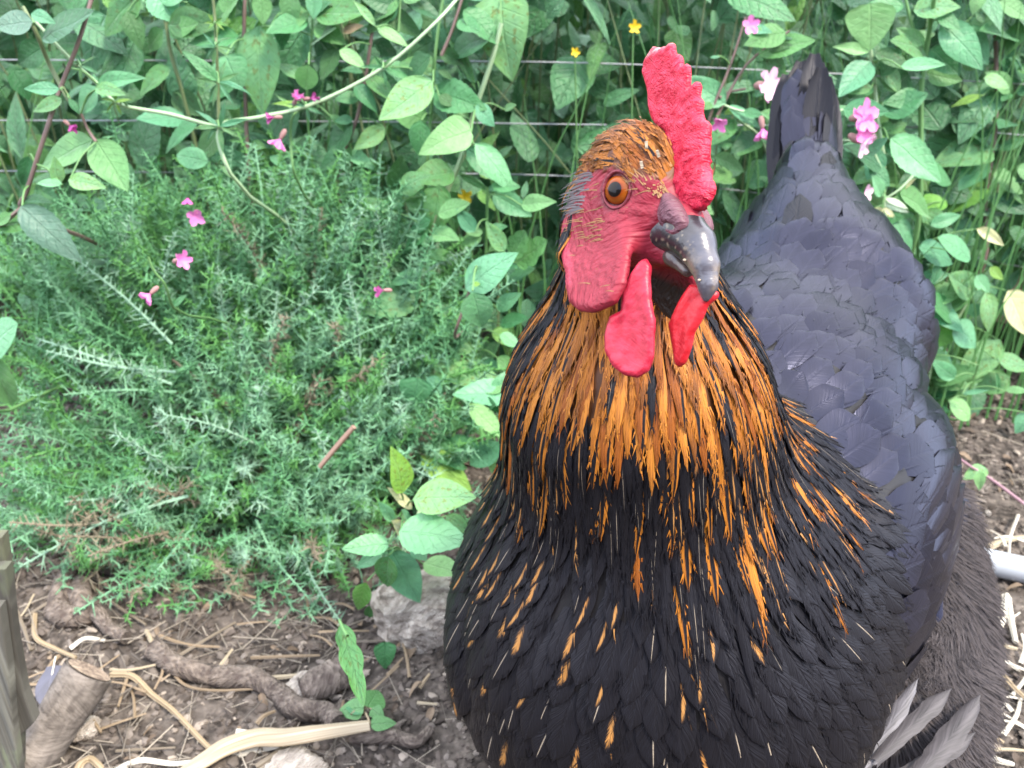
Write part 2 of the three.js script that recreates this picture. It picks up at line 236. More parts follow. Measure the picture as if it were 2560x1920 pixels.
const W_HACKLE = (t) => (t < 0.45 ? mix(0.3, 1, sstep(0, 0.45, t)) : Math.pow(Math.max(0, 1 - ((t - 0.45) / 0.55) ** 2), 0.75));
const W_ROUND = (t) => (t < 0.6 ? mix(0.6, 1, sstep(0, 0.6, t)) : Math.sqrt(Math.max(0, 1 - ((t - 0.6) / 0.4) ** 2)));
const W_SCALE = (t) => (t < 0.7 ? mix(0.55, 1, sstep(0, 0.6, t)) : Math.sqrt(Math.max(0, 1 - ((t - 0.7) / 0.3) ** 2)));
const W_SHARP = (t) => (t < 0.6 ? mix(0.5, 1, sstep(0, 0.6, t)) : Math.pow(Math.max(0, 1 - ((t - 0.6) / 0.4) ** 2), 0.9));
// a feather laid along the plumage: walks over the skin from its root, lifting towards the tip
function featherGeo(p0, dir, L, W, shape, lift0, lift1, rows = 9, cols = 4, arch = 0.16, jag = 0.12, strands = 0) {
  const P = [], N = [], D = [], tt = (i) => 1 - Math.pow(1 - i / rows, 1.7); let p = p0.clone(), d = dir.clone(), n;
  for (let i = 0; i <= rows; i++) {
    n = drop(p, 0, i ? 1 : 2); d.addScaledVector(n, -d.dot(n)).normalize();
    P.push(p.clone().addScaledVector(n, mix(lift0, lift1, Math.pow(tt(i), 0.75)))); N.push(n.clone()); D.push(d.clone());
    p = p.clone().addScaledVector(d, L * (tt(Math.min(rows, i + 1)) - tt(i)));
  }
  const jl = P.map(() => 1 - rnd() * jag), jr = P.map(() => 1 - rnd() * jag);
  const g = grid(cols, rows, (u, v) => {
    const i = Math.round(v * rows), s = N[i].clone().cross(D[i]), k = (u - 0.5) * 2, w = W * 0.5 * Math.max(shape(tt(i)), i === rows ? 0.12 : 0.1) * (k < 0 ? jl[i] : jr[i]);
    return P[i].clone().addScaledVector(s, k * w).addScaledVector(N[i], -k * k * W * arch).addScaledVector(D[i], -k * k * W * 0.10);
  });
  const uv = g.attributes.uv; for (let i = 0; i < uv.count; i++) uv.setY(i, tt(uv.getY(i) * rows));
  if (!strands) return g;
  const pos = [], st = [], ix = [];                       // loose barbs along the edges
  for (let k = 0; k < strands; k++) {
    const v = rr(0.3, 1), i = Math.min(rows, Math.max(1, Math.round(rows * (1 - Math.pow(1 - v, 1 / 1.7))))), sd = rnd() < 0.5 ? -1 : 1, s = N[i].clone().cross(D[i]), w = W * 0.5 * Math.max(0.12, shape(tt(i))) * rr(0.5, 1), d = D[i].clone().addScaledVector(s, sd * rr(0.05, 0.38)).addScaledVector(N[i], rr(-0.02, 0.12)).normalize(), q = P[i].clone().addScaledVector(s, sd * w).addScaledVector(N[i], 0.0003 - w * w / W * 4 * arch * 0.8), l = W * rr(0.5, 1.2), z = d.clone().cross(N[i]).multiplyScalar(0.00028), o = pos.length / 3;
    for (let j = 0; j < 3; j++) { const t = j / 2, a = q.clone().addScaledVector(d, l * t).addScaledVector(N[i], -l * 0.12 * t * t), h = 1 - 0.9 * t; pos.push(a.x - z.x * h, a.y - z.y * h, a.z - z.z * h, a.x + z.x * h, a.y + z.y * h, a.z + z.z * h); const U = 0.5 + sd * clamp(w / W, 0.1, 0.47), T = clamp(tt(i) - 0.04 + 0.03 * t + rr(-0.1, 0.04), 0, 0.97); st.push(U, T, U, T); }
    ix.push(o, o + 1, o + 3, o, o + 3, o + 2, o + 2, o + 3, o + 5, o + 2, o + 5, o + 4);
  }
  const b = new THREE.BufferGeometry(); b.setAttribute('position', new THREE.Float32BufferAttribute(pos, 3)); b.setAttribute('uv', new THREE.Float32BufferAttribute(st, 2)); b.setIndex(ix); b.computeVertexNormals(); return mergeGeometries([g, b]);
}
// skin: head and trunk in one mesh
const skinBump = tex(256, 256, (u, v) => clamp(0.5 * pn(u, v, 26, 3) + 0.5 * Math.abs(2 * pn(u, v, 12, 8) - 1)), false);
const combBump = tex(256, 256, (u, v) => { const k = Math.abs(2 * pn(u, v, 9, 4) - 1) * 1.6; return clamp(0.4 * Math.min(1, k) + 0.6 * pn(u, v, 34, 2)); }, false);
const RED = [0.40, 0.018, 0.040];
const skinM = phys({ vertexColors: true, roughness: 0.5, bumpMap: skinBump, bumpScale: 0.0012, specularIntensity: 0.6 });
function localUV(g, k = 40) { const P = g.attributes.position, uv = new Float32Array(P.count * 2), q = V(0, 0, 0); for (let i = 0; i < P.count; i++) { const [a, b, c] = hl(q.fromBufferAttribute(P, i)); uv[2 * i] = (a + c * 0.5) / k; uv[2 * i + 1] = (b + c * 0.3) / k; } g.setAttribute('uv', new THREE.BufferAttribute(uv, 2)); return g; }
const headG = net((p) => Math.max(smin(headSDF(p), smin(cone3(p, N0, N1, 0.0145, 0.0275), 1, 0.01), 0.008), -1), hw(0, 0, 0).subScalar(0.06), hw(0, 0, 0).addScalar(0.045), 0.0013);
const trunkG = net((p) => { const d = henSDF(p); const h = hl(p); return zone === 'head' && h[0] > -30 ? Math.max(d, 0.002) + 0.002 : d + 0.0012; }, V(-0.06, 0.06, -0.72), V(0.36, 0.41, -0.22), 0.0062);
tint(headG, (p) => { const [a, b, c] = hl(p), m = Math.abs(c), n = fbm(p.x * 400, p.y * 400, p.z * 400, 3), de = Math.hypot(a - 3.5, b - 1) ;
  const feathered = Math.max(sstep(5, 7.5, b - 0.12 * a + (n - 0.5) * 5), sstep(-14, -19, a + (n - 0.5) * 5), sstep(-22, -27, b) * (lobeD(p) > 0.0026 || c < 2 ? 1 : 0)); let col = C3(C3([0.165, 0.008, 0.018], [0.275, 0.022, 0.040], n), b < -14 ? [0.018, 0.009, 0.007] : [0.10, 0.030, 0.008], feathered);
  const rim = sstep(-0.0042, -0.0018, lobeD(p)) * sstep(-11, -15, b) * (c > 0 ? 1 : 0) * sstep(4, 0, a); col = C3(col, [0.44, 0.05, 0.085], 0.55 * rim);
  return C3(col, [0.06, 0.018, 0.022], sstep(7.2, 5.2, de) * 0.85); });
tint(trunkG, (p) => { henSDF(p); return p.y > 0.335 && p.y < 0.39 && p.z > -0.36 ? [0.085, 0.028, 0.006] : zone === 'fluff' ? [0.05, 0.042, 0.042] : [0.008, 0.007, 0.008]; });
localUV(headG); localUV(trunkG); trunkG.attributes.uv.array.fill(0.5);
const body = part(hen, 'body', mergeGeometries([headG, trunkG]), skinM);

// eyes: cornea over iris and pupil
{
  const irisM = phys({ vertexColors: true, roughness: 0.3, specularIntensity: 0.2, clearcoat: 0.3, clearcoatRoughness: 0.02 });
  for (const [E, s] of [[EYE, 1], [EYEL, -1]]) {
    const gz = s > 0 ? GAZE : Hr.clone().negate().addScaledVector(Hf, 0.42).normalize();
    const g = new THREE.SphereGeometry(0.0061, 64, 64); g.rotateX(Math.PI / 2); g.applyQuaternion(new THREE.Quaternion().setFromUnitVectors(V(0, 0, 1), gz)); g.translate(E.x, E.y, E.z);
    tint(g, (p) => { const r = p.clone().sub(E).normalize(), an = Math.acos(clamp(r.dot(gz), -1, 1)), n = fbm(p.x * 900, p.y * 900, p.z * 900, 3); if (an < 0.44) return [0.004, 0.003, 0.003]; if (an < 0.86) return C3(C3([0.17, 0.030, 0.003], [0.23, 0.056, 0.005], sstep(0.42, 0.62, an)), [0.20, 0.03, 0.005], sstep(0.66, 0.86, an) * 0.8 + 0.25 * (n - 0.5)); return [0.03, 0.01, 0.012]; });
    const eye = part(hen, 'eye', g, irisM);
    const lid = new THREE.TorusGeometry(0.0053, 0.0006, 10, 40); lid.scale(0.94, 1.12, 1.6); lid.applyQuaternion(new THREE.Quaternion().setFromUnitVectors(V(0, 0, 1), gz)); const lp = E.clone().addScaledVector(gz, 0.0040); lid.translate(lp.x, lp.y, lp.z);
    localUV(lid); tint(lid, (p) => C3([0.09, 0.015, 0.02], [0.20, 0.03, 0.045], fbm(p.x * 700, p.y * 700, p.z * 700, 2)));
    part(eye, 'eyelid', lid, skinM);
  }
}
// beak
{
  const bb = (p, chain, sq) => { const [a, b, c] = hl(p); q3.x = a; q3.y = b; q3.z = c * sq; let d = 1e3; for (let i = 0; i + 1 < chain.length; i++) d = smin(d, cone3(q3, chain[i], chain[i + 1], chain[i].r, chain[i + 1].r), 3); return d; };
  const K = (a, b, r) => ({ x: a, y: b, z: 0, r });
  const up = [K(5, -10.2, 5.6), K(14, -8, 7.6), K(24, -5.6, 7.3), K(32, -8, 6.0), K(38.5, -12.8, 4.2), K(42.3, -18, 2.7), K(43.3, -22, 1.3)], low = [K(13, -13.2, 1.5), K(24, -14.4, 2.5), K(32, -16.8, 1.8)];
  const mm = (f) => (p) => f(p) / 1000 * 0.85, lo = hw(28, -8, 0).subScalar(0.036), hi = hw(28, -8, 0).addScalar(0.036);
  const beakM = phys({ vertexColors: true, roughness: 0.3, bumpMap: skinBump, bumpScale: 0.00012, clearcoat: 0.2, clearcoatRoughness: 0.25 });
  const ug = net(mm((p) => { const [a, b, c] = hl(p); let d = bb(p, up, 1.06); d = smax(d, -(b + 13.4 + (a - 12) * 0.09 + Math.max(0, a - 34) * 1.6) , 1.2); return d; }), lo, hi, 0.0009);
  const lg = net(mm((p) => bb(p, low, 0.8)), lo, hi, 0.0011);
  tint(ug, (p) => { const [a, b, c] = hl(p), n = fbm(p.x * 260, p.y * 260, p.z * 260, 4), f = fbm(p.x * 900, p.y * 900, p.z * 900, 3); let k = C3([0.016, 0.014, 0.018], [0.075, 0.070, 0.085], sstep(30, 45, a + (n - 0.5) * 14)); k = C3(k, [0.30, 0.24, 0.17], 0.6 * sstep(0.60, 0.68, f) * sstep(4, 6, Math.abs(c)) * sstep(42, 34, a)); return C3(k, [0.22, 0.16, 0.10], 0.6 * sstep(0.5, 0.68, n) * sstep(28, 38, a) * sstep(-9, -14, b)); });
  tint(lg, (p) => C3([0.03, 0.024, 0.024], [0.10, 0.07, 0.06], fbm(p.x * 300, p.y * 300, p.z * 300, 3)));
  localUV(ug, 20); localUV(lg, 20);
  const beak = part(hen, 'beak', ug, beakM); beak.userData.label = 'curved dark grey upper beak with crumbs of soil';
  part(hen, 'lower_beak', lg, beakM);
  for (const s of [1, -1]) {
    const oval = (p) => { const [a, b, c] = hl(p); const x = a - 23.5, y = b + 2.2, ca = Math.cos(0.5), sa = Math.sin(0.5), X = x * ca - y * sa, Y = x * sa + y * ca; return smin(ell(X, Y, c - s * 5.6, 7.4, 4.4, 3.2), ell(X + 1, Y - 2.6, c - s * 5.2, 8.4, 2.4, 3.4), 1.2); };
    const ng = net(mm((p) => { const [a, b, c] = hl(p); return smax(oval(p), -ell(a - 26, b + 4.6, c - s * 8.6, 3.4, 1.0, 2.6), 0.8); }), lo, hi, 0.0008);
    tint(ng, (p) => { const [a, b] = hl(p), n = fbm(p.x * 500, p.y * 500, p.z * 500, 3); return C3(C3([0.085, 0.030, 0.042], [0.15, 0.065, 0.082], n), [0.22, 0.03, 0.05], 0.7 * sstep(-4.5, -7, b + n * 2)); }); localUV(ng, 25);
    part(hen, 'nostril', ng, skinM);
  }
  // crumbs of food on the beak
  for (const [x, y] of [[1812, 676], [1748, 700], [1712, 650]]) {
    let p = at(x, y, 0.24); const r = ray(x, y).multiplyScalar(0.0004); const f = (q) => bb(q, up, 1.06) / 1000; for (let i = 0; i < 160 && f(p) > 0.0004; i++) p.add(r);
    if (f(p) > 0.002) continue;
    const g = new THREE.IcosahedronGeometry(x > 1800 ? 0.0014 : rr(0.0004, 0.0008), 1); g.scale(1.2, 0.8, 1); g.translate(p.x, p.y, p.z); localUV(g); tint(g, () => [0.33, 0.27, 0.2]); part(beak, 'crumb', g, skinM);
  }
}
// comb, wattles, ear lobe: outlines in their own planes, each with its thickness
const fleshM = phys({ vertexColors: true, roughness: 0.36, bumpMap: combBump, bumpScale: 0.0009, specularIntensity: 0.5 });
const smoothM = phys({ vertexColors: true, roughness: 0.4, bumpMap: combBump, bumpScale: 0.00022, specularIntensity: 0.6 });
function fleshy(name, P0, n, poly, sdf, cell, pad, colour, k) {
  const pl = plane(P0, n), Q = poly.map(([x, y]) => pl.to2(x, y)), lo = V(1e9, 1e9, 1e9), hi = V(-1e9, -1e9, -1e9); for (const [x, y] of Q) for (const z of [-pad, pad]) { const w = pl.wor(x, y, z); lo.min(w); hi.max(w); }
  lo.subScalar(pad); hi.addScalar(pad);
  const g = net((p) => { const [x, y, z] = pl.loc(p); return sdf(x, y, z, Q, pl); }, lo, hi, cell);
  const P = g.attributes.position, uv = new Float32Array(P.count * 2), q = V(0, 0, 0); for (let i = 0; i < P.count; i++) { const l = pl.loc(q.fromBufferAttribute(P, i)); uv[2 * i] = l[0] / k; uv[2 * i + 1] = l[1] / k; } g.setAttribute('uv', new THREE.BufferAttribute(uv, 2));
  tint(g, (p) => { const l = pl.loc(p); return colour(l, p); });
  return part(hen, name, g, name === 'comb' ? fleshM : smoothM);
}
const fleshC = (dark, lite) => (l, p) => C3(dark, lite, sstep(0.3, 0.7, fbm(p.x * 520, p.y * 520, p.z * 520, 4)));
{
  fleshy('comb', Hc.clone(), Hr.clone(), ZA([[1420, 1560], [1345, 1400], [1345, 1050], [1310, 900], [1185, 800], [1150, 690], [1140, 530], [1098, 400], [1120, 310], [1160, 245], [1195, 250], [1216, 310], [1250, 238], [1270, 350], [1304, 208], [1322, 400], [1368, 308], [1376, 480], [1436, 396], [1432, 560], [1410, 690], [1478, 640], [1527, 545], [1500, 730], [1538, 688], [1528, 850], [1552, 910], [1580, 900], [1560, 1020], [1535, 1250], [1570, 1400], [1610, 1470], [1560, 1560]]), (x, y, z, Q) => {
    const low = sstep(0.03, -0.005, y), R = mix(0.0020, 0.0048, low) * mix(0.5, 1, sstep(-0.014, 0.003, y)), e = poly2(x, y, Q), w = 0.0009 * (fbm(x * 330, y * 330, z * 330, 3) - 0.5) + 0.0005 * (0.4 + low) * Math.abs(Math.sin(y * 520 - x * 260 + z * 260 + fbm(x * 150, y * 120, z * 220, 2) * 11));
    return ((e > 0 ? Math.hypot(e, z) : Math.abs(z)) - R) * 0.85 + w;
  }, 0.0008, 0.007, (l, p) => { const k = sstep(0.3, 0.7, fbm(p.x * 520, p.y * 520, p.z * 520, 4)); return C3(C3([0.43, 0.008, 0.030], [0.55, 0.030, 0.066], k), [0.60, 0.36, 0.34], 0.55 * sstep(0.046, 0.0475, l[1]) * k); }, 0.014);
  const flap = (t, rim) => (x, y, z, Q) => { const d2 = poly2(x, y, Q), R = t + rim * sstep(-0.005, -0.0015, d2), b = 0.0010 * Math.sin(x * 160 + y * 110), e = d2 + R; return ((e > 0 ? Math.hypot(e, z - b) : Math.abs(z - b)) - R) * 0.8 + 0.0003 * (fbm(x * 420, y * 420, z * 420, 3) - 0.5); };
  fleshy('wattle', at(1590, 810, 0.2815), camV(-0.42, 0.10, 0.9).normalize(), ZB([[1110, 590], [1040, 700], [960, 860], [955, 970], [862, 1015], [827, 1150], [832, 1290], [885, 1395], [980, 1470], [1080, 1488], [1168, 1440], [1213, 1330], [1224, 1200], [1234, 1050], [1205, 900], [1195, 750], [1200, 630], [1160, 570]]), flap(0.0013, 0.0006), 0.0008, 0.006, fleshC([0.29, 0.008, 0.024], [0.40, 0.024, 0.050]), 0.03);
  fleshy('wattle', at(1690, 830, 0.281), camV(-0.62, 0.0, 0.78).normalize(), ZB([[1500, 770], [1600, 780], [1715, 830], [1700, 880], [1640, 930], [1590, 1060], [1530, 1150], [1510, 1250], [1450, 1375], [1400, 1412], [1362, 1385], [1347, 1250], [1325, 1080], [1390, 950]]), flap(0.0013, 0.0006), 0.0008, 0.006, fleshC([0.38, 0.007, 0.014], [0.48, 0.020, 0.030]), 0.03);
}
// plumage
const seeds = [], NAX = N2.clone().sub(N1).normalize();
{
  const g = mergeGeometries([headG.clone(), trunkG.clone()]), P = g.attributes.position, I = g.index, A = V(0, 0, 0), B = V(0, 0, 0), C = V(0, 0, 0), cum = []; let tot = 0;
  for (let i = 0; i < I.count; i += 3) { A.fromBufferAttribute(P, I.getX(i)); B.fromBufferAttribute(P, I.getX(i + 1)); C.fromBufferAttribute(P, I.getX(i + 2)); tot += B.sub(A).cross(C.sub(A)).length(); cum.push(tot); }
  const sample = () => { const t = rnd() * tot; let lo = 0, hi = cum.length - 1; while (lo < hi) { const m = (lo + hi) >> 1; cum[m] < t ? (lo = m + 1) : (hi = m); } const i = lo * 3, a = rnd(), b = rnd() * 1, s = Math.sqrt(a); A.fromBufferAttribute(P, I.getX(i)); B.fromBufferAttribute(P, I.getX(i + 1)); C.fromBufferAttribute(P, I.getX(i + 2)); return V(0, 0, 0).addScaledVector(A, 1 - s).addScaledVector(B, s * (1 - b)).addScaledVector(C, s * b); };
  const cells = new Map(), key = (p) => `${Math.floor(p.x / 0.02)},${Math.floor(p.y / 0.02)},${Math.floor(p.z / 0.02)}`;
  for (let k = 0; k < 110000; k++) {
    const p = sample(), n = drop(p, 0, 1); henSDF(p); const [a, b, c] = hl(p);
    let kind = zone, gap;
    if (n.dot(toCam(p)) < -0.35) continue;
    if (zone === 'head') { if (b - 0.1 * a > (a > 4 ? 3.5 : 5.5) && Math.hypot(a - 4, b - 1) > 7.6 && a < 21 && !(Math.abs(c) < 2.5 && a > -12)) kind = 'crown'; else if (a < (b < 8 ? -16 : -12) && b > -24) kind = 'nape'; else continue; }
    if (zone === 'neck' && headSDF(p) < 0.003 && a > -13) continue;
    if (zone === 'body' || zone === 'neck') { const k = p.clone().sub(N2).dot(NAX) - 0.006 - 0.03 * (vn(p.x * 90, p.y * 90, p.z * 90) - 0.4) - 0.03 * sstep(0.1, 0.8, n.dot(LAT)); kind = k < 0 && p.clone().sub(N2).dot(AX) < 0.05 ? 'neck' : 'body'; }
    gap = { crown: 0.0019, nape: 0.0030, neck: 0.0044, body: 0.0078, rump: 0.0125, wing: 0.0145, wing_right: 0.014, fluff: 0.02 }[kind];
    if (kind === 'body' && (n.dot(AX) > 0.15 || p.clone().sub(B1).dot(AX) > 0.045 + 0.04 * (n.y < 0.2))) { kind = 'back'; gap = 0.012; } else if (kind === 'body') kind = 'breast';
    const i = Math.floor(p.x / 0.02), j = Math.floor(p.y / 0.02), l = Math.floor(p.z / 0.02); let near = false;
    for (let x = -1; x < 2 && !near; x++) for (let y = -1; y < 2 && !near; y++) for (let z = -1; z < 2 && !near; z++) for (const s of cells.get(`${i + x},${j + y},${l + z}`) ?? []) if (s.p.distanceToSquared(p) < gap * Math.min(gap, s.gap)) { near = true; break; }
    if (near) continue;
    const s = { p, n, kind, gap, h: [a, b, c] }; seeds.push(s); const q = key(p); cells.has(q) ? cells.get(q).push(s) : cells.set(q, [s]);
  }
}
const DOWN = V(0, -1, 0);
function flow(s) {
  const { p, n, kind } = s;
  let d;
  if (kind === 'crown') d = Hf.clone().negate().addScaledVector(Hu, s.h[0] > 4 ? 0.6 : -0.15).addScaledVector(Hr, 0.4 * Math.sign(s.h[2]));
  else if (kind === 'nape') d = Hf.clone().negate().addScaledVector(Hu, s.h[1] > 6 ? -0.25 : -1.2);
  else if (kind === 'neck') { const c = N1.clone().lerp(N2, 0.5); d = N2.clone().sub(N1).normalize().multiplyScalar(0.9).add(p.clone().sub(c).setY(0).normalize().multiplyScalar(0.35)).addScaledVector(DOWN, 0.2); }
  else if (kind === 'breast') { const k = clamp(n.dot(LAT) * 0.7 + 0.1); d = DOWN.clone().addScaledVector(AX, 0.55 * k).addScaledVector(V(n.x, 0, 0), 0.35); }
  else if (kind === 'back') { const q = AX.clone().addScaledVector(LAT, 0.25 * n.dot(LAT)); d = q.addScaledVector(DOWN, 0.15); }
  else if (kind === 'rump') d = T1.clone().sub(T0).normalize().multiplyScalar(0.45).addScaledVector(AX, 0.75).addScaledVector(LAT, 0.4 * n.dot(LAT));
  else if (kind === 'wing') d = AX.clone().addScaledVector(UPW, -0.25 - 0.35 * n.dot(UPW)).addScaledVector(LAT, 0.2);
  else if (kind === 'wing_right') d = AX.clone().addScaledVector(DOWN, 0.6);
  else d = DOWN.clone().addScaledVector(AX, 0.5).addScaledVector(n, 0.3);
  d.x += rr(-0.09, 0.09); d.y += rr(-0.09, 0.09); d.z += rr(-0.09, 0.09);
  return d.addScaledVector(n, -d.dot(n)).normalize();
}
{ const t = {}; for (const q of seeds) t[q.kind] = (t[q.kind] ?? 0) + 1; console.log(Object.entries(t).map((e) => e.join(' ')).join(', ')); }
for (let i = 0; i < 46; i++) { const p = hw(rr(-4, 20), rr(1, 12), -rr(8, 13)); part(hen, 'crown_feather', featherGeo(p, Hf.clone().negate().addScaledVector(Hu, rr(0.2, 0.9)).addScaledVector(Hr, -0.3), rr(0.010, 0.015), rr(0.0022, 0.0032), W_HACKLE, -0.001, rr(0.004, 0.008), 6, 4, 0.05, 0.25, 8), pick([PL.crown, PL.amber, PL.orange, PL.laced])); }
const wing = new THREE.Group(); wing.name = 'wing'; hen.add(wing);
const wing2 = new THREE.Group(); wing2.name = 'wing'; hen.add(wing2);
const many = {}, rest = {};
const NAME = { crown: 'crown_feather', nape: 'nape_feather', neck: 'hackle_feather', breast: 'breast_feather', back: 'back_feather', rump: 'saddle_feather', wing: 'wing_covert', wing_right: 'wing_covert' };
seeds.sort((a, b) => b.p.z - a.p.z);
for (const s of seeds) {
  const { p, n, kind } = s, face = n.dot(toCam(p));
  if (kind === 'fluff') continue;
  let L, W, sh = W_ROUND, mat = PL.black, l0 = 0.0004, l1 = 0.003, rows = 8, arch = 0.05; const r = rnd(), y = p.y;
  if (kind === 'crown') { L = rr(0.011, 0.017); W = rr(0.0026, 0.0036); sh = W_HACKLE; mat = r < 0.7 ? PL.crown : r < 0.85 ? PL.rust : PL.laced; l0 = 0.0003; l1 = rr(0.001, 0.003); if (s.h[1] < 9) { L *= 0.7; l1 = 0.0012; } rows = 6; }
  else if (kind === 'nape') { L = rr(0.014, 0.022); W = rr(0.0034, 0.005); sh = W_HACKLE; mat = r < 0.5 ? PL.laced : r < 0.7 ? PL.crown : PL.black; l1 = 0.003; rows = 7; }
  else if (kind === 'neck') {
    const k = clamp((0.40 - y) / 0.12); L = mix(0.026, 0.05, k) * rr(0.85, 1.15); W = mix(0.0036, 0.0062, k) * rr(0.7, 1.2); sh = W_HACKLE; l1 = mix(0.0015, 0.003, k);
    const front = n.dot(V(-0.05, 0, 1).normalize()), bib = front > 0.3 && y > 0.348 && y < 0.394 && vn(p.x * 120, p.y * 60, p.z * 120) > 0.2;
    const po = bib ? 0.9 : y > 0.366 ? 0.36 : mix(0.13, 0.32, sstep(0.28, 0.335, y));
    mat = r < po ? (bib ? pick([PL.orange, PL.amber, PL.rust, PL.laced, PL.crown]) : rnd() < 0.14 ? pick([PL.orange, PL.amber, PL.rust]) : rnd() < 0.4 ? PL.laced : rnd() < 0.5 ? PL.edged : PL.fleck) : rnd() < 0.22 ? PL.shaft : PL.black; arch = 0.12;
  } else if (kind === 'breast') {
    const k = sstep(0.30, 0.2, y), up = y > 0.26; L = mix(0.032, 0.037, k) * rr(0.85, 1.15); W = mix(0.009, 0.0155, k) * rr(0.85, 1.15); sh = up ? W_SHARP : W_ROUND; l1 = rr(0.0012, 0.003); arch = 0.06;
    mat = n.dot(LAT) > 0.72 ? (r < 0.12 ? PL.shaft : PL.black) : r < (up ? 0.42 : 0.17) ? pick([PL.edged, PL.fleck]) : r < (up ? 0.56 : 0.42) ? PL.shaft : PL.black;
  } else if (kind === 'back') { L = rr(0.028, 0.034); W = rr(0.0165, 0.020); sh = W_SCALE; arch = 0.05; mat = r < 0.6 ? PL.slate : PL.slate2; l1 = rr(0.001, 0.005); }
  else if (kind === 'rump') { L = rr(0.036, 0.05); W = rr(0.017, 0.022); sh = W_SCALE; arch = 0.05; mat = r < 0.45 ? PL.slate : PL.slate2; l1 = rr(0.0015, 0.006); }
  else if (kind === 'wing') { L = rr(0.03, 0.038); W = rr(0.021, 0.026); sh = W_SCALE; mat = r < 0.35 ? PL.slate : PL.slate2; l1 = rr(0.0015, 0.0035); arch = 0.02; }
  else { L = rr(0.03, 0.04); W = rr(0.018, 0.022); }
  const fine = kind === 'crown' || kind === 'nape' || kind === 'neck', g = featherGeo(p, flow(s), L, W, sh, fine ? -0.0012 : -0.0022, l1, rows, W > 0.014 ? 6 : 4, arch, fine ? 0.25 : 0.1, kind === 'crown' ? 8 : fine ? 12 : kind === 'breast' ? 6 : 2);
  const nm = NAME[kind]; many[nm] = (many[nm] ?? 0);
  const vis = face > -0.1;
  if (vis && many[nm] < 300) { many[nm]++; part(kind === 'wing' ? wing : kind === 'wing_right' ? wing2 : hen, nm, g, mat); }
  else { const key = nm + Object.keys(PL).find((q) => PL[q] === mat); (rest[key] ??= { nm, mat, G: [] }).G.push(g); }
}
for (const k in rest) part(hen, rest[k].nm + 's', mergeGeometries(rest[k].G), rest[k].mat, 'stuff');
// wing: folded flight feathers under the coverts
for (let i = 0; i < 6; i++) {
  const s = WINGC.clone().addScaledVector(AX, -0.03 + i * 0.004).addScaledVector(UPW, 0.055 - i * 0.014).addScaledVector(LAT, 0.03); const d = AX.clone().addScaledVector(UPW, -0.12);
  const n = drop(s, 0, 2); d.addScaledVector(n, -d.dot(n)).normalize();
  part(wing, 'flight_feather', featherGeo(s, d, 0.08, 0.022, W_SHARP, 0.001, 0.004, 12, 4, 0.1), PL.slate);
}
// tail: a narrow upright fan
{
  const top = at(2036, 130, 0.655);
  for (let i = 0; i < 10; i++) {
    const k = (i % 5) / 4 - 0.5, layer = Math.floor(i / 5), s = i % 2 ? 1 : -1;
    const base = T1.clone().addScaledVector(V(1, 0, 0.3), k * 0.018).addScaledVector(V(0, -0.055, -0.0), 1).addScaledVector(AX, layer * 0.015), tip = top.clone().addScaledVector(V(1, 0, 0.3), k * 0.024).add(V(0, -0.03 * Math.abs(k) - layer * 0.008 - rr(0, 0.004), layer * 0.02 - Math.abs(k) * 0.03));
    const mid = base.clone().lerp(tip, 0.5).addScaledVector(V(1, 0, 0.3), k * 0.012), nrm = V(-0.1 + k * 1.2, 0.25, 1).normalize();
    const cv = new THREE.QuadraticBezierCurve3(base, mid, tip), jag = Array.from({ length: 15 }, () => 1 - rnd() * 0.1);
    const g = grid(4, 14, (u, v) => { const p = cv.getPoint(v), t = cv.getTangent(v), sd = t.clone().cross(nrm).normalize(), m = sd.clone().cross(t).negate(), w = 0.018 * Math.max(0.1, W_ROUND(v * 0.96 + 0.02)) * jag[Math.round(v * 14)], q = (u - 0.5) * 2; return p.addScaledVector(sd, q * w * 0.5 * 1.3).addScaledVector(m, -q * q * 0.0025); });
    part(hen, 'tail_feather', g, PL.black);
  }
  for (let i = 0; i < 22; i++) { // short feathers laid up the front of the tail
    const h = 0.62 * (i + 0.5) / 22, k = rr(-0.5, 0.5), b = T1.clone().lerp(top, h).add(V(k * 0.026, -0.02, 0.011 - 0.006 * h)), e = b.clone().add(top.clone().sub(T1).normalize().multiplyScalar(rr(0.05, 0.062))).add(V(k * 0.006, 0, -0.004)), nrm = V(k * 0.9 + rr(-0.2, 0.2), 0.25, 1).normalize(), sd = e.clone().sub(b).cross(nrm).normalize(), j = Array.from({ length: 11 }, () => 1 - rnd() * 0.12);
    part(hen, 'tail_covert', grid(4, 10, (u, v) => { const q = (u - 0.5) * 2; return b.clone().lerp(e, v).addScaledVector(sd, q * 0.0085 * Math.max(0.1, W_ROUND(v)) * j[Math.round(v * 10)]).addScaledVector(nrm, -q * q * 0.0016 + 0.003 * v); }), i % 3 ? PL.slate2 : PL.black);
  }
  for (let i = 0; i < 54; i++) { // coverts up the root of the tail
    const a = rr(-1, 1), h = rr(-0.1, 0.98), s = T0.clone().lerp(T1, h).addScaledVector(V(1, 0, 0.4).normalize(), a * mix(0.05, 0.024, h)).addScaledVector(V(0, 0, 1), 0.02 * (1 - Math.abs(a))); const n = drop(s, 0, 3), d = T1.clone().sub(T0).normalize().addScaledVector(V(1, 0, 0), -a * 0.12); d.addScaledVector(n, -d.dot(n)).normalize();
    part(hen, 'tail_covert', featherGeo(s, d, rr(0.045, 0.065), rr(0.014, 0.019), W_ROUND, -0.002, 0.0035, 9, 4, 0.06), rnd() < 0.6 ? PL.slate : PL.black);
  }
}
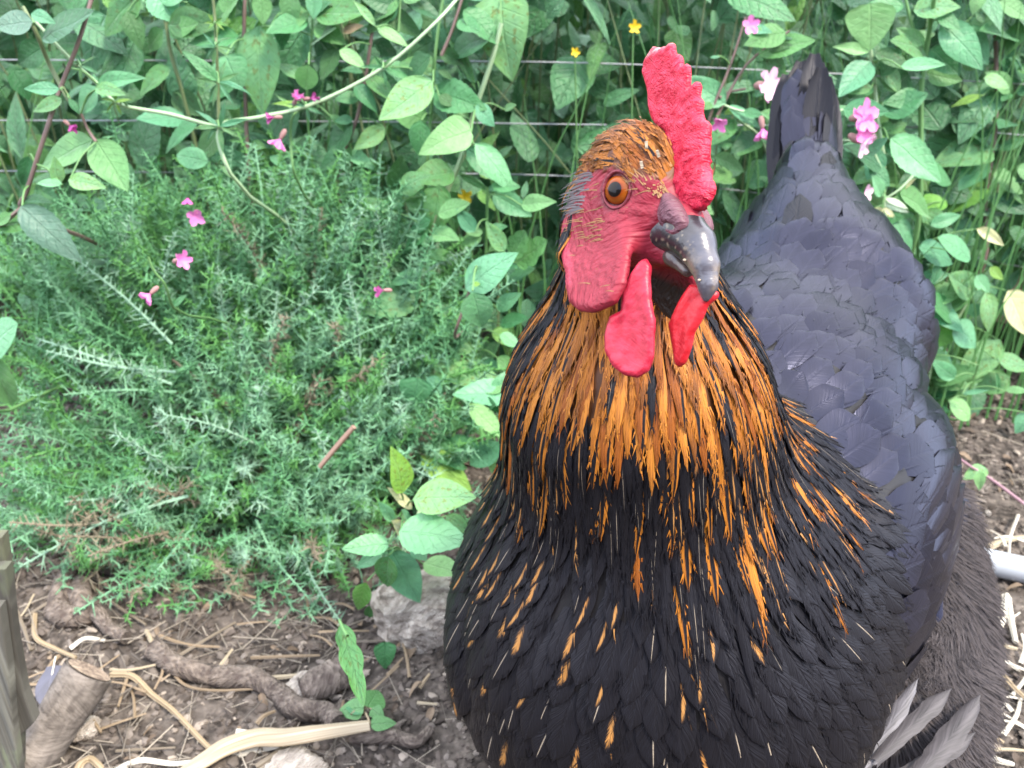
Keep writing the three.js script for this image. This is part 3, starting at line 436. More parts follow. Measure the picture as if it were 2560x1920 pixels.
// loose grey feathers low on the flank
for (const [pts, w, mt] of [[[[2150, 1925], [2215, 1830], [2296, 1695]], 0.010, 'pale'], [[[2290, 1935], [2380, 1850], [2452, 1735]], 0.014, 'smoke'], [[[2230, 1950], [2330, 1905], [2440, 1830]], 0.012, 'smoke'], [[[2190, 1900], [2290, 1800], [2380, 1720]], 0.011, 'smoke'], [[[2130, 1945], [2180, 1880], [2230, 1840]], 0.010, 'pale']]) {
  PL.smoke ??= phys({ map: tex(96, 256, (u, v) => mix3([0.014, 0.012, 0.013], [0.075, 0.066, 0.070], 1.5 * barb(u, v, 34, 9) - 0.2)), roughness: 0.65 }); PL.pale ??= phys({ map: tex(96, 256, (u, v) => mix3([0.02, 0.018, 0.022], [0.17, 0.16, 0.175], 1.6 * barb(u, v, 34, 5) - 0.3)), roughness: 0.6 });
  const P = pts.map(([x, y], i) => at(x, y, 0.47 + 0.012 * i)), cv = new THREE.QuadraticBezierCurve3(...P), jag = Array.from({ length: 17 }, () => 1 - rnd() * 0.22);
  part(hen, 'flank_feather', grid(6, 16, (u, v) => { const p = cv.getPoint(v), t = cv.getTangent(v), n = toCam(p).add(V(0, 0.6, 0)), sd = t.clone().cross(n).normalize(), q = (u - 0.5) * 2; return p.addScaledVector(sd, q * w * 0.5 * Math.max(0.1, W_ROUND(v)) * jag[Math.round(v * 16)]).addScaledVector(n.normalize(), -q * q * w * 0.12).addScaledVector(t.normalize(), -q * q * w * 0.3); }), PL[mt]);
}
// soft down of flank and thigh, fine bristles of the face
function hairs(list, w) { const pos = [], ix = []; for (const [p, d, L, c, ww] of list) { const s = d.clone().cross(toCam(p)).normalize().multiplyScalar((ww ?? w) / 2), o = pos.length / 3; for (let i = 0; i <= 3; i++) { const t = i / 3, q = p.clone().addScaledVector(d, L * t).addScaledVector(c, L * t * t), k = 1 - t * 0.85; pos.push(q.x - s.x * k, q.y - s.y * k, q.z - s.z * k, q.x + s.x * k, q.y + s.y * k, q.z + s.z * k); } for (let i = 0; i < 3; i++) { const a = o + 2 * i; ix.push(a, a + 1, a + 3, a, a + 3, a + 2); } } const g = new THREE.BufferGeometry(); g.setAttribute('position', new THREE.Float32BufferAttribute(pos, 3)); g.setIndex(ix); g.computeVertexNormals(); return g; }
{
  const A = [], B = [];
  for (let i = 0; i < 26000; i++) {
    const [c, r] = pick(FLUFF), v = V(rr(-1, 1), rr(-1, 1), rr(-1, 1)).normalize(), p = c.clone().addScaledVector(v, r), nn = drop(p, -0.001, 2); henSDF(p); if (zone !== 'fluff' || v.dot(toCam(p)) < -0.3) continue;
    const cl = fbm(p.x * 60, p.y * 60, p.z * 60, 2) - 0.5, d = DOWN.clone().add(V(0.35 + 2.4 * cl + rr(-0.25, 0.25), rr(-0.25, 0.25), rr(-0.25, 0.25))); d.addScaledVector(nn, -d.dot(nn)).normalize().addScaledVector(nn, rr(0.12, 0.4)).normalize(); (rnd() < 0.5 ? A : B).push([p, d, rr(0.010, 0.022), V(rr(-0.004, 0.004), -0.004, rr(-0.004, 0.004))]);
  }
  part(hen, 'down_feathers', hairs(A, 0.0014), phys({ color: lin(0.075, 0.063, 0.064), roughness: 0.8 }), 'stuff');
  part(hen, 'down_feathers', hairs(B, 0.0010), phys({ color: lin(0.038, 0.032, 0.034), roughness: 0.8 }), 'stuff');
  const F = [], G = [], D = [];
  const P = headG.attributes.position;
  for (let i = 0; i < P.count; i++) {
    const p = V(P.getX(i), P.getY(i), P.getZ(i)), [a, b, c] = hl(p); if (c < 3 || a < -18 || a > 24) continue;
    const n = grad(headSDF, p), de = Math.hypot(a - 3.5, (b - 1) * 0.9); let pr = 0, list = F, L = rr(0.003, 0.006);
    if (de > 6.2 && de < 9 && a < 12) pr = 0.10;
    if (b < -7 && b > -17 && a < 6) pr = 0.13;
    if (b < -17 && b > -30) pr = 0.02;
    if (a > 8 && b > -6) pr = Math.max(pr, 0.05);
    if (a < -8 && a > -18 && b > -10 && b < 4) { pr = 0.5; list = G; L = rr(0.004, 0.008); }
    if (rnd() < pr) list.push([p, Hf.clone().negate().addScaledVector(Hu, -0.35).addScaledVector(n, 0.35).add(V(rr(-0.2, 0.2), rr(-0.2, 0.2), rr(-0.2, 0.2))).normalize(), L, V(0, -0.2, 0)]);
  }
  for (let i = 0; i < 160; i++) { const a = rr(4, 22), s = 1, c = s * rr(6, 12), p = hw(a, rr(3, 8), c), d = headSDF(p), n = grad(headSDF, p); p.addScaledVector(n, -d); F.push([p, Hf.clone().negate().addScaledVector(Hu, 0.5).addScaledVector(n, 0.3).add(V(rr(-0.2, 0.2), rr(-0.2, 0.2), rr(-0.2, 0.2))).normalize(), rr(0.003, 0.006), V(0, 0, 0), 0.0005]); }
  part(hen, 'face_bristles', hairs(F, 0.00042), phys({ color: lin(0.26, 0.135, 0.05), roughness: 0.7 }), 'stuff');
  part(hen, 'ear_tuft', hairs(G, 0.0006), phys({ color: lin(0.13, 0.115, 0.12), roughness: 0.8 }), 'stuff');
}
// pale bits of chaff on the crown
for (const [x, y] of [[1616, 362], [1645, 384], [1604, 412]]) { let p = at(x, y, 0.26); const r = ray(x, y).multiplyScalar(0.0005); for (let i = 0; i < 200 && henSDF(p) > 0.0032; i++) p.add(r); const g = new THREE.BoxGeometry(0.0009, 0.0022, 0.0005); g.rotateZ(rr(0.1, 0.5)); g.translate(p.x, p.y, p.z); localUV(g); tint(g, () => [0.36, 0.31, 0.23]); part(hen, 'chaff', g, skinM); }
// legs under the body, out of the picture
for (const s of [-1, 1]) {
  const hip = V(0.12 + s * 0.045, 0.15, -0.42 + s * 0.025), hock = hip.clone().add(V(0.02, -0.06, -0.03)), foot = V(hip.x - 0.005, 0.014, hip.z + 0.005);
  const G = [tube([hip, hip.clone().lerp(hock, 0.5), hock], (t) => mix(0.024, 0.008, t), 10), tube([hock, hock.clone().lerp(foot, 0.5), foot], (t) => mix(0.0068, 0.006, t), 10)];
  for (const [a, L] of [[-0.5, 0.05], [0, 0.06], [0.5, 0.05], [Math.PI, 0.025]]) { const d = V(-Math.sin(a - 0.4) , 0, Math.cos(a - 0.4)); G.push(tube([foot, foot.clone().addScaledVector(d, L * 0.5).setY(0.010), foot.clone().addScaledVector(d, L).setY(0.006)], (t) => mix(0.0055, 0.0022, t), 8)); }
  part(hen, 'leg', mergeGeometries(G), phys({ color: lin(0.10, 0.10, 0.11), roughness: 0.6 }));
}

// ───────────── foliage ─────────────
const vein = (u, v) => { const q = Math.abs(u - 0.5) * 2, s = Math.abs(((v - q * 0.22) * 7) % 1 - 0.5) * 2; return Math.max(sstep(0.07, 0.02, q), 0.6 * sstep(0.86, 0.98, s) * sstep(1, 0.7, q)); };
const leafF = (u, v) => { const n = fbm(u * 9, v * 18, 3, 4), k = fbm(u * 40, v * 80, 5, 2), w = vein(u, v), c = 0.72 + 0.3 * n + 0.1 * (k - 0.5); return [c * (1 + 0.10 * w), c * (1 + 0.05 * w), c * (1 + 0.08 * w)].map((x) => Math.min(1, x)); }, leafMap = tex(128, 256, leafF);
const leafBump = tex(128, 256, (u, v) => clamp(0.5 - 0.4 * vein(u, v) + 0.3 * (fbm(u * 14, v * 26, 7, 3) - 0.5)), false);
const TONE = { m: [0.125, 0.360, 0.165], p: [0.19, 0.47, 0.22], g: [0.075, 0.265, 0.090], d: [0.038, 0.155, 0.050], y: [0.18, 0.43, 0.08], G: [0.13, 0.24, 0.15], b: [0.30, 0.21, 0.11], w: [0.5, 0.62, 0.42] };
const wornMap = tex(128, 256, (u, v) => { const c = leafF(u, v), q = Math.abs(u - 0.5) * 2, e = sstep(0.55, 0.95, q + 0.5 * (fbm(u * 6, v * 9, 3, 3) - 0.4)), sp = sstep(0.66, 0.72, fbm(u * 11 + 5, v * 20, 9, 3)), y = sstep(0.5, 0.75, fbm(u * 3 + 2, v * 4, 4, 3)); return mix3(mix3(c, [1, 0.95, 0.55], 0.35 * y + 0.25 * e), [0.75, 0.42, 0.22], 0.75 * sp); });
const LM = {};
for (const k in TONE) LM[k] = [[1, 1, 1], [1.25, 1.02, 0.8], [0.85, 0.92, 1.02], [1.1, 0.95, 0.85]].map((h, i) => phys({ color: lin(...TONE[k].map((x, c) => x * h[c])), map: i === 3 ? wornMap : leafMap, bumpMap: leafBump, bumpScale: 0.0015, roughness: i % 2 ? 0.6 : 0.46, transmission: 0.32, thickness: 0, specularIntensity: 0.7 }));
const PROF = {
  ovate: (t) => Math.pow(Math.sin(Math.PI * Math.pow(t, 0.72)), 0.9), heart: (t) => (t < 0.22 ? Math.sqrt(1 - ((0.22 - t) / 0.24) ** 2) : Math.pow(Math.max(0, 1 - ((t - 0.22) / 0.78) ** 1.7), 0.9)), lance: (t) => Math.pow(Math.sin(Math.PI * Math.pow(t, 0.85)), 1.2),
  round: (t) => Math.pow(Math.sin(Math.PI * Math.pow(t, 0.95)), 0.6), tooth: (t) => Math.pow(Math.sin(Math.PI * Math.pow(t, 0.7)), 0.85) * (0.9 + 0.1 * (1 - ((t * 9) % 1))), lobed: (t) => Math.pow(Math.sin(Math.PI * Math.pow(t, 0.8)), 0.7) * (0.72 + 0.28 * Math.abs(Math.sin(t * 9.4))), strap: (t) => Math.pow(Math.sin(Math.PI * Math.pow(t, 0.9)), 0.55),
};
const LG = {};
for (const k in PROF) LG[k] = [0, 1, 2, 3].map((n) => { const bend = [0.10, 0.22, 0.34, 0.04][n], fold = [0.22, 0.12, 0.3, 0.18][n], ny = k === 'tooth' || k === 'lobed' ? 27 : 10; return grid(6, ny, (u, v) => { const q = (u - 0.5) * 2, w = PROF[k](v) * 0.5; return V(q * w, v, 0.06 - bend * v * v + fold * 0.25 * (Math.abs(q) - 0.3) * w * 2 + 0.05 * (vn(q * 1.6 + n * 5, v * 4, n * 3) - 0.5) * Math.min(1, w * 3)); }); });
const stemM = { g: phys({ color: lin(0.10, 0.22, 0.07), roughness: 0.6 }), p: phys({ color: lin(0.30, 0.42, 0.24), roughness: 0.55 }), b: phys({ color: lin(0.15, 0.10, 0.085), roughness: 0.7 }), o: phys({ color: lin(0.13, 0.17, 0.075), roughness: 0.6 }), v: phys({ color: lin(0.26, 0.15, 0.18), roughness: 0.6 }), t: phys({ color: lin(0.30, 0.24, 0.15), roughness: 0.7 }) };
function leaf(parent, kind, base, tip, w, tone, up = 0.6, spin = 0.4, name = 'leaf') {
  const y = tip.clone().sub(base), L = y.length(); y.normalize(); const n = toCam(base).multiplyScalar(0.75).add(V(0, up, 0)).add(V(rr(-spin, spin), rr(-spin, spin), rr(-spin, spin) * 0.5)); n.addScaledVector(y, -n.dot(y)).normalize();
  const x = y.clone().cross(n), o = worldOf(parent), m = new THREE.Mesh(pick(LG[kind]), pick(LM[tone])); m.name = name;
  m.applyMatrix4(new THREE.Matrix4().makeBasis(x.multiplyScalar(L * w * 1.08), y.multiplyScalar(L), n.multiplyScalar(L)).setPosition(base.x - o.x, base.y - o.y, base.z - o.z)); parent.add(m); return m;
}
const R = (x0, y0, w = 640, full = 2212) => (x, y) => [x0 + x * w / full, y0 + y * w / full];
const RA = R(0, 0), RB = R(640, 0), RC = R(0, 480), RD = R(640, 480), RE = R(0, 960), RF = R(640, 960), RI = R(0, 1440), RJ = R(640, 1440), RH = R(1300, 60), RT = R(1700, 60, 760, 1501), RU = R(1920, 0), RW = R(2160, 480, 400, 1382), RX = R(1800, 800, 760), RY = R(1800, 1350, 760), SRC = (x, y) => [x, y];
const petal = (() => { const P = (t) => (t < 0.3 ? 0.12 + 0.3 * t : 0.21 + 0.9 * (t - 0.3)); return grid(6, 8, (u, v) => { const q = (u - 0.5) * 2, notch = v > 0.6 ? (v - 0.6) * 0.8 * Math.max(0, 1 - Math.abs(q) * 2.5) : 0; return V(q * P(v) * (v > 0.85 ? 1 - (v - 0.85) * 1.2 : 1), v - notch - 0.12 * q * q * v, 0.18 * v * v + 0.05 * Math.abs(q)); }); })();
const pinkM = [[0.72, 0.22, 0.52], [0.62, 0.08, 0.40], [0.85, 0.55, 0.72], [0.42, 0.08, 0.28]].map((c) => phys({ color: lin(...c), roughness: 0.6, transmission: 0.35, thickness: 0 }));
const calyxM = phys({ color: lin(0.26, 0.14, 0.13), roughness: 0.7 }), yellowM = phys({ color: lin(0.75, 0.55, 0.02), roughness: 0.6, transmission: 0.3, thickness: 0 });
function flower(parent, p, axis, size, mat, withCalyx = true, nP = 5, open = 1) {
  const f = new THREE.Group(); f.name = 'flower'; f.position.copy(p).sub(worldOf(parent)); parent.add(f); axis = axis.clone().normalize();
  const Q = new THREE.Quaternion().setFromUnitVectors(V(0, 0, 1), axis), spin = rr(0, 6);
  for (let i = 0; i < nP; i++) { const m = new THREE.Mesh(petal, mat); m.name = 'petal'; m.quaternion.copy(Q).multiply(new THREE.Quaternion().setFromAxisAngle(V(0, 0, 1), spin + i * 6.283 / nP)).multiply(new THREE.Quaternion().setFromAxisAngle(V(1, 0, 0), mix(1.25, rr(-0.1, 0.35), open))); m.scale.setScalar(size * 0.8 * rr(0.85, 1.1)); f.add(m); }
  if (withCalyx) { const L = size * 0.85, g = new THREE.LatheGeometry([[0.02, 0], [0.16, 0.08], [0.24, 0.3], [0.24, 0.6], [0.17, 0.92], [0.12, 1]].map(([r, y]) => new THREE.Vector2(r * L, (y - 1) * L)), 10); g.applyQuaternion(new THREE.Quaternion().setFromUnitVectors(V(0, 1, 0), axis)); g.translate(p.x, p.y, p.z); part(f, 'calyx', g, calyxM); }
  return f;
}
// one plant: stems as [points, radius mm, tone], leaves as [kind, bx, by, tx, ty, width, tone, dz?]; all through the map M, about the upright plane z
function plant(name, label, category, M, z, stems, leaves, opt = {}) {
  const foot = stems.length ? atZ(...M(...stems[0][0].at(-1)), z) : atZ(...M(leaves[0][1], leaves[0][2]), z); foot.y = Math.max(-0.002, gy(foot.x, foot.z)); if (opt.foot) foot.copy(opt.foot);
  const g = thing(name, label, category, foot, opt.group), lines = [];
  const sz = opt.slope ?? 0; const Z = (py, k = 0) => z + sz * (py - 700) / 1000 + k;
  for (const [pts, r, tone, toGround, dz] of stems) {
    const W = pts.map(([x, y]) => { const [a, b] = M(x, y); return atZ(a, b, Z(b, (dz ?? 0) + rr(-0.008, 0.008))); }); if (toGround !== 0) { const e = W.at(-1); const bk = z > -0.8 ? 0.17 : 0.03; if (e.y > 0.02) W.push(V(e.x + rr(-0.02, 0.02), e.y * 0.6, e.z - bk), V(e.x + rr(-0.03, 0.03), 0, e.z - bk - 0.01)); }
    part(g, 'stem', tube(W, (t) => r / 1000 * mix(0.8, 1.1, t), 7), stemM[tone]); const cv = new THREE.CatmullRomCurve3(W); for (let i = 0; i <= 40; i++) lines.push(cv.getPoint(i / 40));
  }
  const join = (b, tone) => { let best, bd = 0.09; for (const q of lines) { const d = q.distanceTo(b); if (d < bd) { bd = d; best = q; } } if (best && bd > 0.006) part(g, 'stalk', tube([best, best.clone().lerp(b, 0.5).add(V(0, 0.004, 0)), b], 0.0007, 5), stemM[tone]); };
  for (const [kind, bx, by, tx, ty, w, tone, dz = 0] of leaves) { const [a, b] = M(bx, by), [c, d] = M(tx, ty), k = rr(-0.02, 0.02) + dz, B = atZ(a, b, Z(b, k)), L = B.distanceTo(atZ(c, d, Z(d, k))), T = atZ(c, d, Z(d, k + L * rr(0.0, 0.45))); leaf(g, kind, B, T, w, tone, opt.up, opt.spin); if (!opt.noJoin) join(B, 'g'); }
  for (let i = 0; i < (opt.auto ?? 0) * 2.2; i++) { const q = pick(lines.slice(0, lines.length * 0.8 | 0)), s = rnd() < 0.5 ? -1 : 1, L = 0.014 + 0.04 * Math.pow(rnd(), 1.4), d = V(s * rr(0.5, 1), rr(-0.6, 0.5), rr(-0.2, 0.7)).normalize(), B = q.clone().addScaledVector(d, 0.004); leaf(g, pick(opt.kinds ?? ['ovate', 'tooth']), B, B.clone().addScaledVector(d, L), rr(0.45, 0.65), pick(opt.tones ?? ['g', 'g', 'm', 'd']), 0.7, 0.5); }
  return g;
}
const star = (x, y, L, n, a0, w = 0.16, k = 'lance', tone = 'm') => Array.from({ length: n }, (_, i) => { const a = a0 + i * 6.283 / n + rr(-0.2, 0.2), l = L * rr(0.7, 1.1); return [k, x, y, x + Math.cos(a) * l, y + Math.sin(a) * l * 0.85, w, tone]; });

plant('campion', 'dark hairy stem forking at the left edge with grey green leaves', 'plant', RA, -0.70,
  [[[[800, -40], [690, 330], [520, 770], [400, 1130], [230, 1659], [180, 1800]], 1.9, 'b'], [[[200, 60], [300, 250], [430, 560], [600, 870]], 1.7, 'o', 0], [[[180, 1800], [60, 1900], [-60, 1980]], 2.0, 'b', 0], [[[700, 980], [760, 1120], [830, 1225]], 1.2, 'b', 0]],
  [['ovate', 290, 200, -70, 230, 0.72, 'G'], ['ovate', 515, 775, 205, 770, 0.42, 'm'], ['tooth', 190, 1790, 680, 2250, 0.42, 'G', 0.03], ['ovate', 820, 1230, 330, 1450, 0.55, 'm'], ['ovate', 830, 1210, 1110, 1660, 0.55, 'm'], ['ovate', 850, 760, 680, 985, 0.85, 'm'], ['ovate', 500, 1580, 470, 1350, 0.45, 'p', 0.02], ['ovate', 600, 1560, 880, 1590, 0.5, 'p', 0.02], ['ovate', 540, 1600, 300, 1560, 0.4, 'p', 0.02], ['lance', 590, 850, 690, 980, 0.4, 'g'], ['ovate', 250, 1340, 180, 1640, 0.35, 'g'], ['ovate', 860, 740, 1190, 625, 0.36, 'm'], ['ovate', 830, 770, 1050, 780, 0.5, 'm']], { auto: 4 });
plant('cleavers', 'pale square stemmed cleavers sprawling across the top left with whorls of narrow leaves', 'plant', RA, -0.72,
  [[[[300, 180], [600, 500], [860, 740], [1010, 890], [1480, 990], [1890, 1105]], 1.5, 'p', 0], [[[3960, -20], [3780, 180], [3320, 580], [2650, 920], [2250, 1010], [1890, 1105], [1990, 1500]], 1.6, 'p'], [[[1840, -30], [1860, 200], [1870, 420], [1885, 730], [1890, 1105]], 1.3, 'o', 0]],
  [...star(1890, 720, 270, 8, 0.2, 0.17), ...star(1890, 1100, 270, 7, 0.5, 0.17), ...star(1865, 410, 220, 8, 0, 0.18), ...star(1860, 200, 120, 8, 0, 0.25, 'lance', 'y'), ...star(700, 570, 200, 6, 0.3, 0.18), ...star(1000, 890, 150, 5, 1, 0.2, 'lance', 'y'), ['ovate', 1880, 700, 1590, 430, 0.3, 'g'], ['lance', 1885, 1420, 2040, 1575, 0.22, 'p'], ...star(3310, 590, 190, 7, 0.7, 0.18, 'lance', 'g'), ...star(2640, 925, 170, 6, 0.3, 0.18, 'lance', 'm')], {});
plant('nettle', 'broad toothed leaves hanging into the top left corner', 'plant', RA, -0.88, [[[[1250, -80], [1400, 100], [1480, 480], [1570, 780]], 1.8, 'o'], [[[2120, -60], [2110, 200], [2120, 800], [2150, 1500]], 2.2, 'b']],
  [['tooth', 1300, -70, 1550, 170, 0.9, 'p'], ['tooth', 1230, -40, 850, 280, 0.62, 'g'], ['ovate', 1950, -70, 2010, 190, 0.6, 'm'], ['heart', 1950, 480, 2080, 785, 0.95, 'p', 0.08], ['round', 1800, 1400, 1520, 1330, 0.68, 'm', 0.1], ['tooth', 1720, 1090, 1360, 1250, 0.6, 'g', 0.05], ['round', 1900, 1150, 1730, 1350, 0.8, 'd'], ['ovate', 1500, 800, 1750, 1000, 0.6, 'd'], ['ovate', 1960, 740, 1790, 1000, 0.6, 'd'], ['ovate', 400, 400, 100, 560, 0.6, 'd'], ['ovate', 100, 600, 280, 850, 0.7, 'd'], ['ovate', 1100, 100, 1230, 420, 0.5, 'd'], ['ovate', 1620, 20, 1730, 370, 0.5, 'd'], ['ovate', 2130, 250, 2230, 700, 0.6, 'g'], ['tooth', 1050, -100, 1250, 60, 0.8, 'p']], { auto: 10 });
plant('leafy_shrub', 'mass of broad leaves left of centre below the top edge, with an upright brown stem', 'plant', RB, -0.87, [[[[1060, -30], [1000, 300], [940, 720], [870, 1030], [700, 1530]], 1.9, 'b'], [[[500, -60], [480, 350], [440, 900]], 1.3, 'g'], [[[1250, -50], [1230, 280]], 1.2, 'g', 0]],
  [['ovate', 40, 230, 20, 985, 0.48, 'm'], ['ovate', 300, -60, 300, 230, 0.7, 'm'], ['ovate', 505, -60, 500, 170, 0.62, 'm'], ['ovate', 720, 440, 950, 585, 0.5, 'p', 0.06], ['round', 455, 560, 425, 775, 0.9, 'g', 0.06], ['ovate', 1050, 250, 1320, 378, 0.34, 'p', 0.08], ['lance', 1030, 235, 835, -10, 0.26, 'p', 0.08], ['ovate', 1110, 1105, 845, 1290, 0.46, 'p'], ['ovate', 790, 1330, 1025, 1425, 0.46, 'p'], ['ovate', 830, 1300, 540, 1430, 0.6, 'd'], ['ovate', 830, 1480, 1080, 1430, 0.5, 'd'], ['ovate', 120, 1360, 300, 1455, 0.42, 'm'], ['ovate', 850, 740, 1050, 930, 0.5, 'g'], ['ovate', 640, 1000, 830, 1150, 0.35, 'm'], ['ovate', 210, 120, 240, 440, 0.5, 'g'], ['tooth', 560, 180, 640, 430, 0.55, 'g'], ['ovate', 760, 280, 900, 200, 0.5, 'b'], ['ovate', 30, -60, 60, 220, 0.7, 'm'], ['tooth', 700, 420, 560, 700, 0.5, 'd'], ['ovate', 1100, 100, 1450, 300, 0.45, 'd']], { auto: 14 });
plant('woundwort', 'tall pale hairy stem with paired pointed leaves just left of the comb', 'plant', RB, -0.84, [[[[2120, 200], [2050, 480], [1860, 1050], [1760, 1400], [1640, 1690], [1560, 2050]], 2.6, 'p'], [[[1620, -40], [1570, 280], [1540, 560], [1510, 1000], [1480, 1380]], 1.7, 'g'], [[[1790, -40], [1680, 300], [1600, 480]], 1.6, 'b', 0]],
  [['heart', 2110, -30, 2160, 660, 0.72, 'p'], ['ovate', 1530, 715, 1060, 1045, 0.52, 'p', 0.05], ['tooth', 1110, 585, 1420, 650, 0.6, 'g'], ['heart', 1860, 1140, 1390, 1270, 0.66, 'p', 0.06], ['ovate', 1550, 730, 1850, 1040, 0.34, 'm'], ['ovate', 1880, 1250, 2270, 1660, 0.38, 'p', 0.05], ['ovate', 1230, 1670, 1260, 1330, 0.55, 'd'], ['ovate', 1430, 1040, 1400, 1360, 0.6, 'g'], ['tooth', 1560, 600, 1250, 500, 0.6, 'g'], ['ovate', 1890, 920, 2080, 1080, 0.7, 'm'], ['lance', 1660, 360, 1930, 720, 0.24, 'g'], ['ovate', 1900, 700, 1700, 520, 0.7, 'd'], ['ovate', 1580, 830, 1720, 920, 0.7, 'd'], ['ovate', 1260, 1640, 1480, 1500, 0.6, 'm', 0.02], ['lance', 1740, 1500, 2010, 1640, 0.2, 'g'], ['ovate', 2010, 1640, 2170, 1600, 0.5, 'm'], ['ovate', 2150, 950, 2250, 900, 0.6, 'm'], ['ovate', 1560, 2080, 1430, 1650, 0.5, 'd'], ['ovate', 1680, 1650, 1760, 2010, 0.55, 'g'], ['ovate', 1130, 1800, 870, 1730, 0.5, 'g'], ['tooth', 1590, 1600, 1500, 2090, 0.58, 'g']], { auto: 10 });
plant('campion', 'brown stalked seedling with two bright mint leaves standing before the gorse', 'plant', RD, -0.66, [[[[1905, 640], [1870, 760], [1820, 930], [1720, 1215]], 1.3, 'b']],
  [['ovate', 1830, 840, 2215, 518, 0.52, 'p', 0.02], ['ovate', 1870, 855, 1965, 1215, 0.66, 'p', 0.04], ['ovate', 1880, 800, 1935, 790, 0.8, 'y', 0.02]], {});
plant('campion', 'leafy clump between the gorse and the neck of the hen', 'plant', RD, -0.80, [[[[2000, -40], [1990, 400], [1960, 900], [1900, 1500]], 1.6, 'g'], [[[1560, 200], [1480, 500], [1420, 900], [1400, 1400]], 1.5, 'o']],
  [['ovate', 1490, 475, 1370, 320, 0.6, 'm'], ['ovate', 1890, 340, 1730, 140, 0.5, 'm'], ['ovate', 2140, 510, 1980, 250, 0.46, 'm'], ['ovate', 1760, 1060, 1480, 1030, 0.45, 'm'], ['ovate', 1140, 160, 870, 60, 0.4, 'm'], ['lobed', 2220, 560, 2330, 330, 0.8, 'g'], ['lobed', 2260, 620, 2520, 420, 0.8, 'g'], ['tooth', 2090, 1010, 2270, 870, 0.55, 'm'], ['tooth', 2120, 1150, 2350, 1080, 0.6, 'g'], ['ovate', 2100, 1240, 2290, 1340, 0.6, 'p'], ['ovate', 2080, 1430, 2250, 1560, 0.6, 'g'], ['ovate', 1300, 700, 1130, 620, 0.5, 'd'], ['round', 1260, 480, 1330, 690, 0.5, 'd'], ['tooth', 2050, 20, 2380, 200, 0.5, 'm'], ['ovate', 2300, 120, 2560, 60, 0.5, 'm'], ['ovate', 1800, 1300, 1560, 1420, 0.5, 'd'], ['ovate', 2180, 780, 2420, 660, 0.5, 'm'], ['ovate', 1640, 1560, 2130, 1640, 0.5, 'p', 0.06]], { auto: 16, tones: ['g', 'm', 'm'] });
plant('bramble', 'pale holed leaves and a brown cane beside the hen\'s breast', 'plant', RF, -0.70, [[[[2240, 20], [1880, 220], [1500, 420], [1300, 700]], 1.5, 'b']],
  [['tooth', 2230, 90, 1690, 100, 0.5, 'p'], ['tooth', 1830, 190, 2160, 470, 0.42, 'p'], ['heart', 1400, -60, 1335, 215, 0.85, 'm'], ['round', 1480, 640, 1600, 470, 0.75, 'm'], ['round', 1680, 640, 1850, 610, 0.8, 'm'], ['ovate', 1430, 630, 1870, 860, 0.5, 'y'], ['round', 2110, 500, 1850, 700, 0.6, 'm'], ['heart', 2130, 520, 2060, 810, 0.8, 'm'], ['ovate', 1860, 240, 2030, 480, 0.6, 'g'], ['ovate', 1480, -60, 1600, 90, 0.7, 'm']], { auto: 8 });
plant('dock', 'bright green broad leaved dock at the foot of the gorse, beside the hen', 'plant', RF, -0.555, [[[[1290, 1100], [1290, 1350], [1260, 1500]], 1.6, 'p']],
  [['ovate', 1250, 930, 1245, 585, 0.55, 'y', 0.02], ['ovate', 1370, 1010, 1900, 970, 0.60, 'p', 0.01], ['tooth', 1250, 1290, 1820, 1325, 0.6, 'p', 0.03], ['tooth', 1140, 1390, 735, 1430, 0.5, 'p', 0.02], ['ovate', 1160, 1430, 1420, 1900, 0.5, 'p', 0.02], ['ovate', 1100, 1450, 860, 1590, 0.45, 'm', 0.03], ['ovate', 1340, 1080, 1130, 890, 0.3, 'w', 0.02], ['ovate', 1330, 1200, 1250, 1080, 0.4, 'p', 0.03], ['ovate', 1180, 1180, 1075, 1020, 0.45, 'p', 0.02], ['ovate', 1450, 1560, 1800, 1640, 0.55, 'p'], ['ovate', 1290, 1310, 1180, 1180, 0.6, 'w', 0.03], ['ovate', 1640, 1140, 1860, 1290, 0.5, 'g', -0.03], ['ovate', 1350, 1380, 1480, 1520, 0.8, 'p', 0.02], ['ovate', 1150, 1480, 1100, 1790, 0.6, 'g', 0.02], ['ovate', 960, 1700, 860, 1990, 0.4, 'y', 0.01], ['ovate', 1000, 1900, 960, 2040, 0.5, 'g', 0.01]], { up: 0.9 });
plant('campion', 'rounded pale leaves cut by the left frame edge above the ground', 'plant', RC, -0.62, [[[[-40, 1250], [-60, 1500], [-90, 1900]], 1.5, 'g']], [['round', -60, 1400, 75, 1130, 0.8, 'm'], ['round', -60, 1380, 60, 1900, 0.42, 'm']], {});
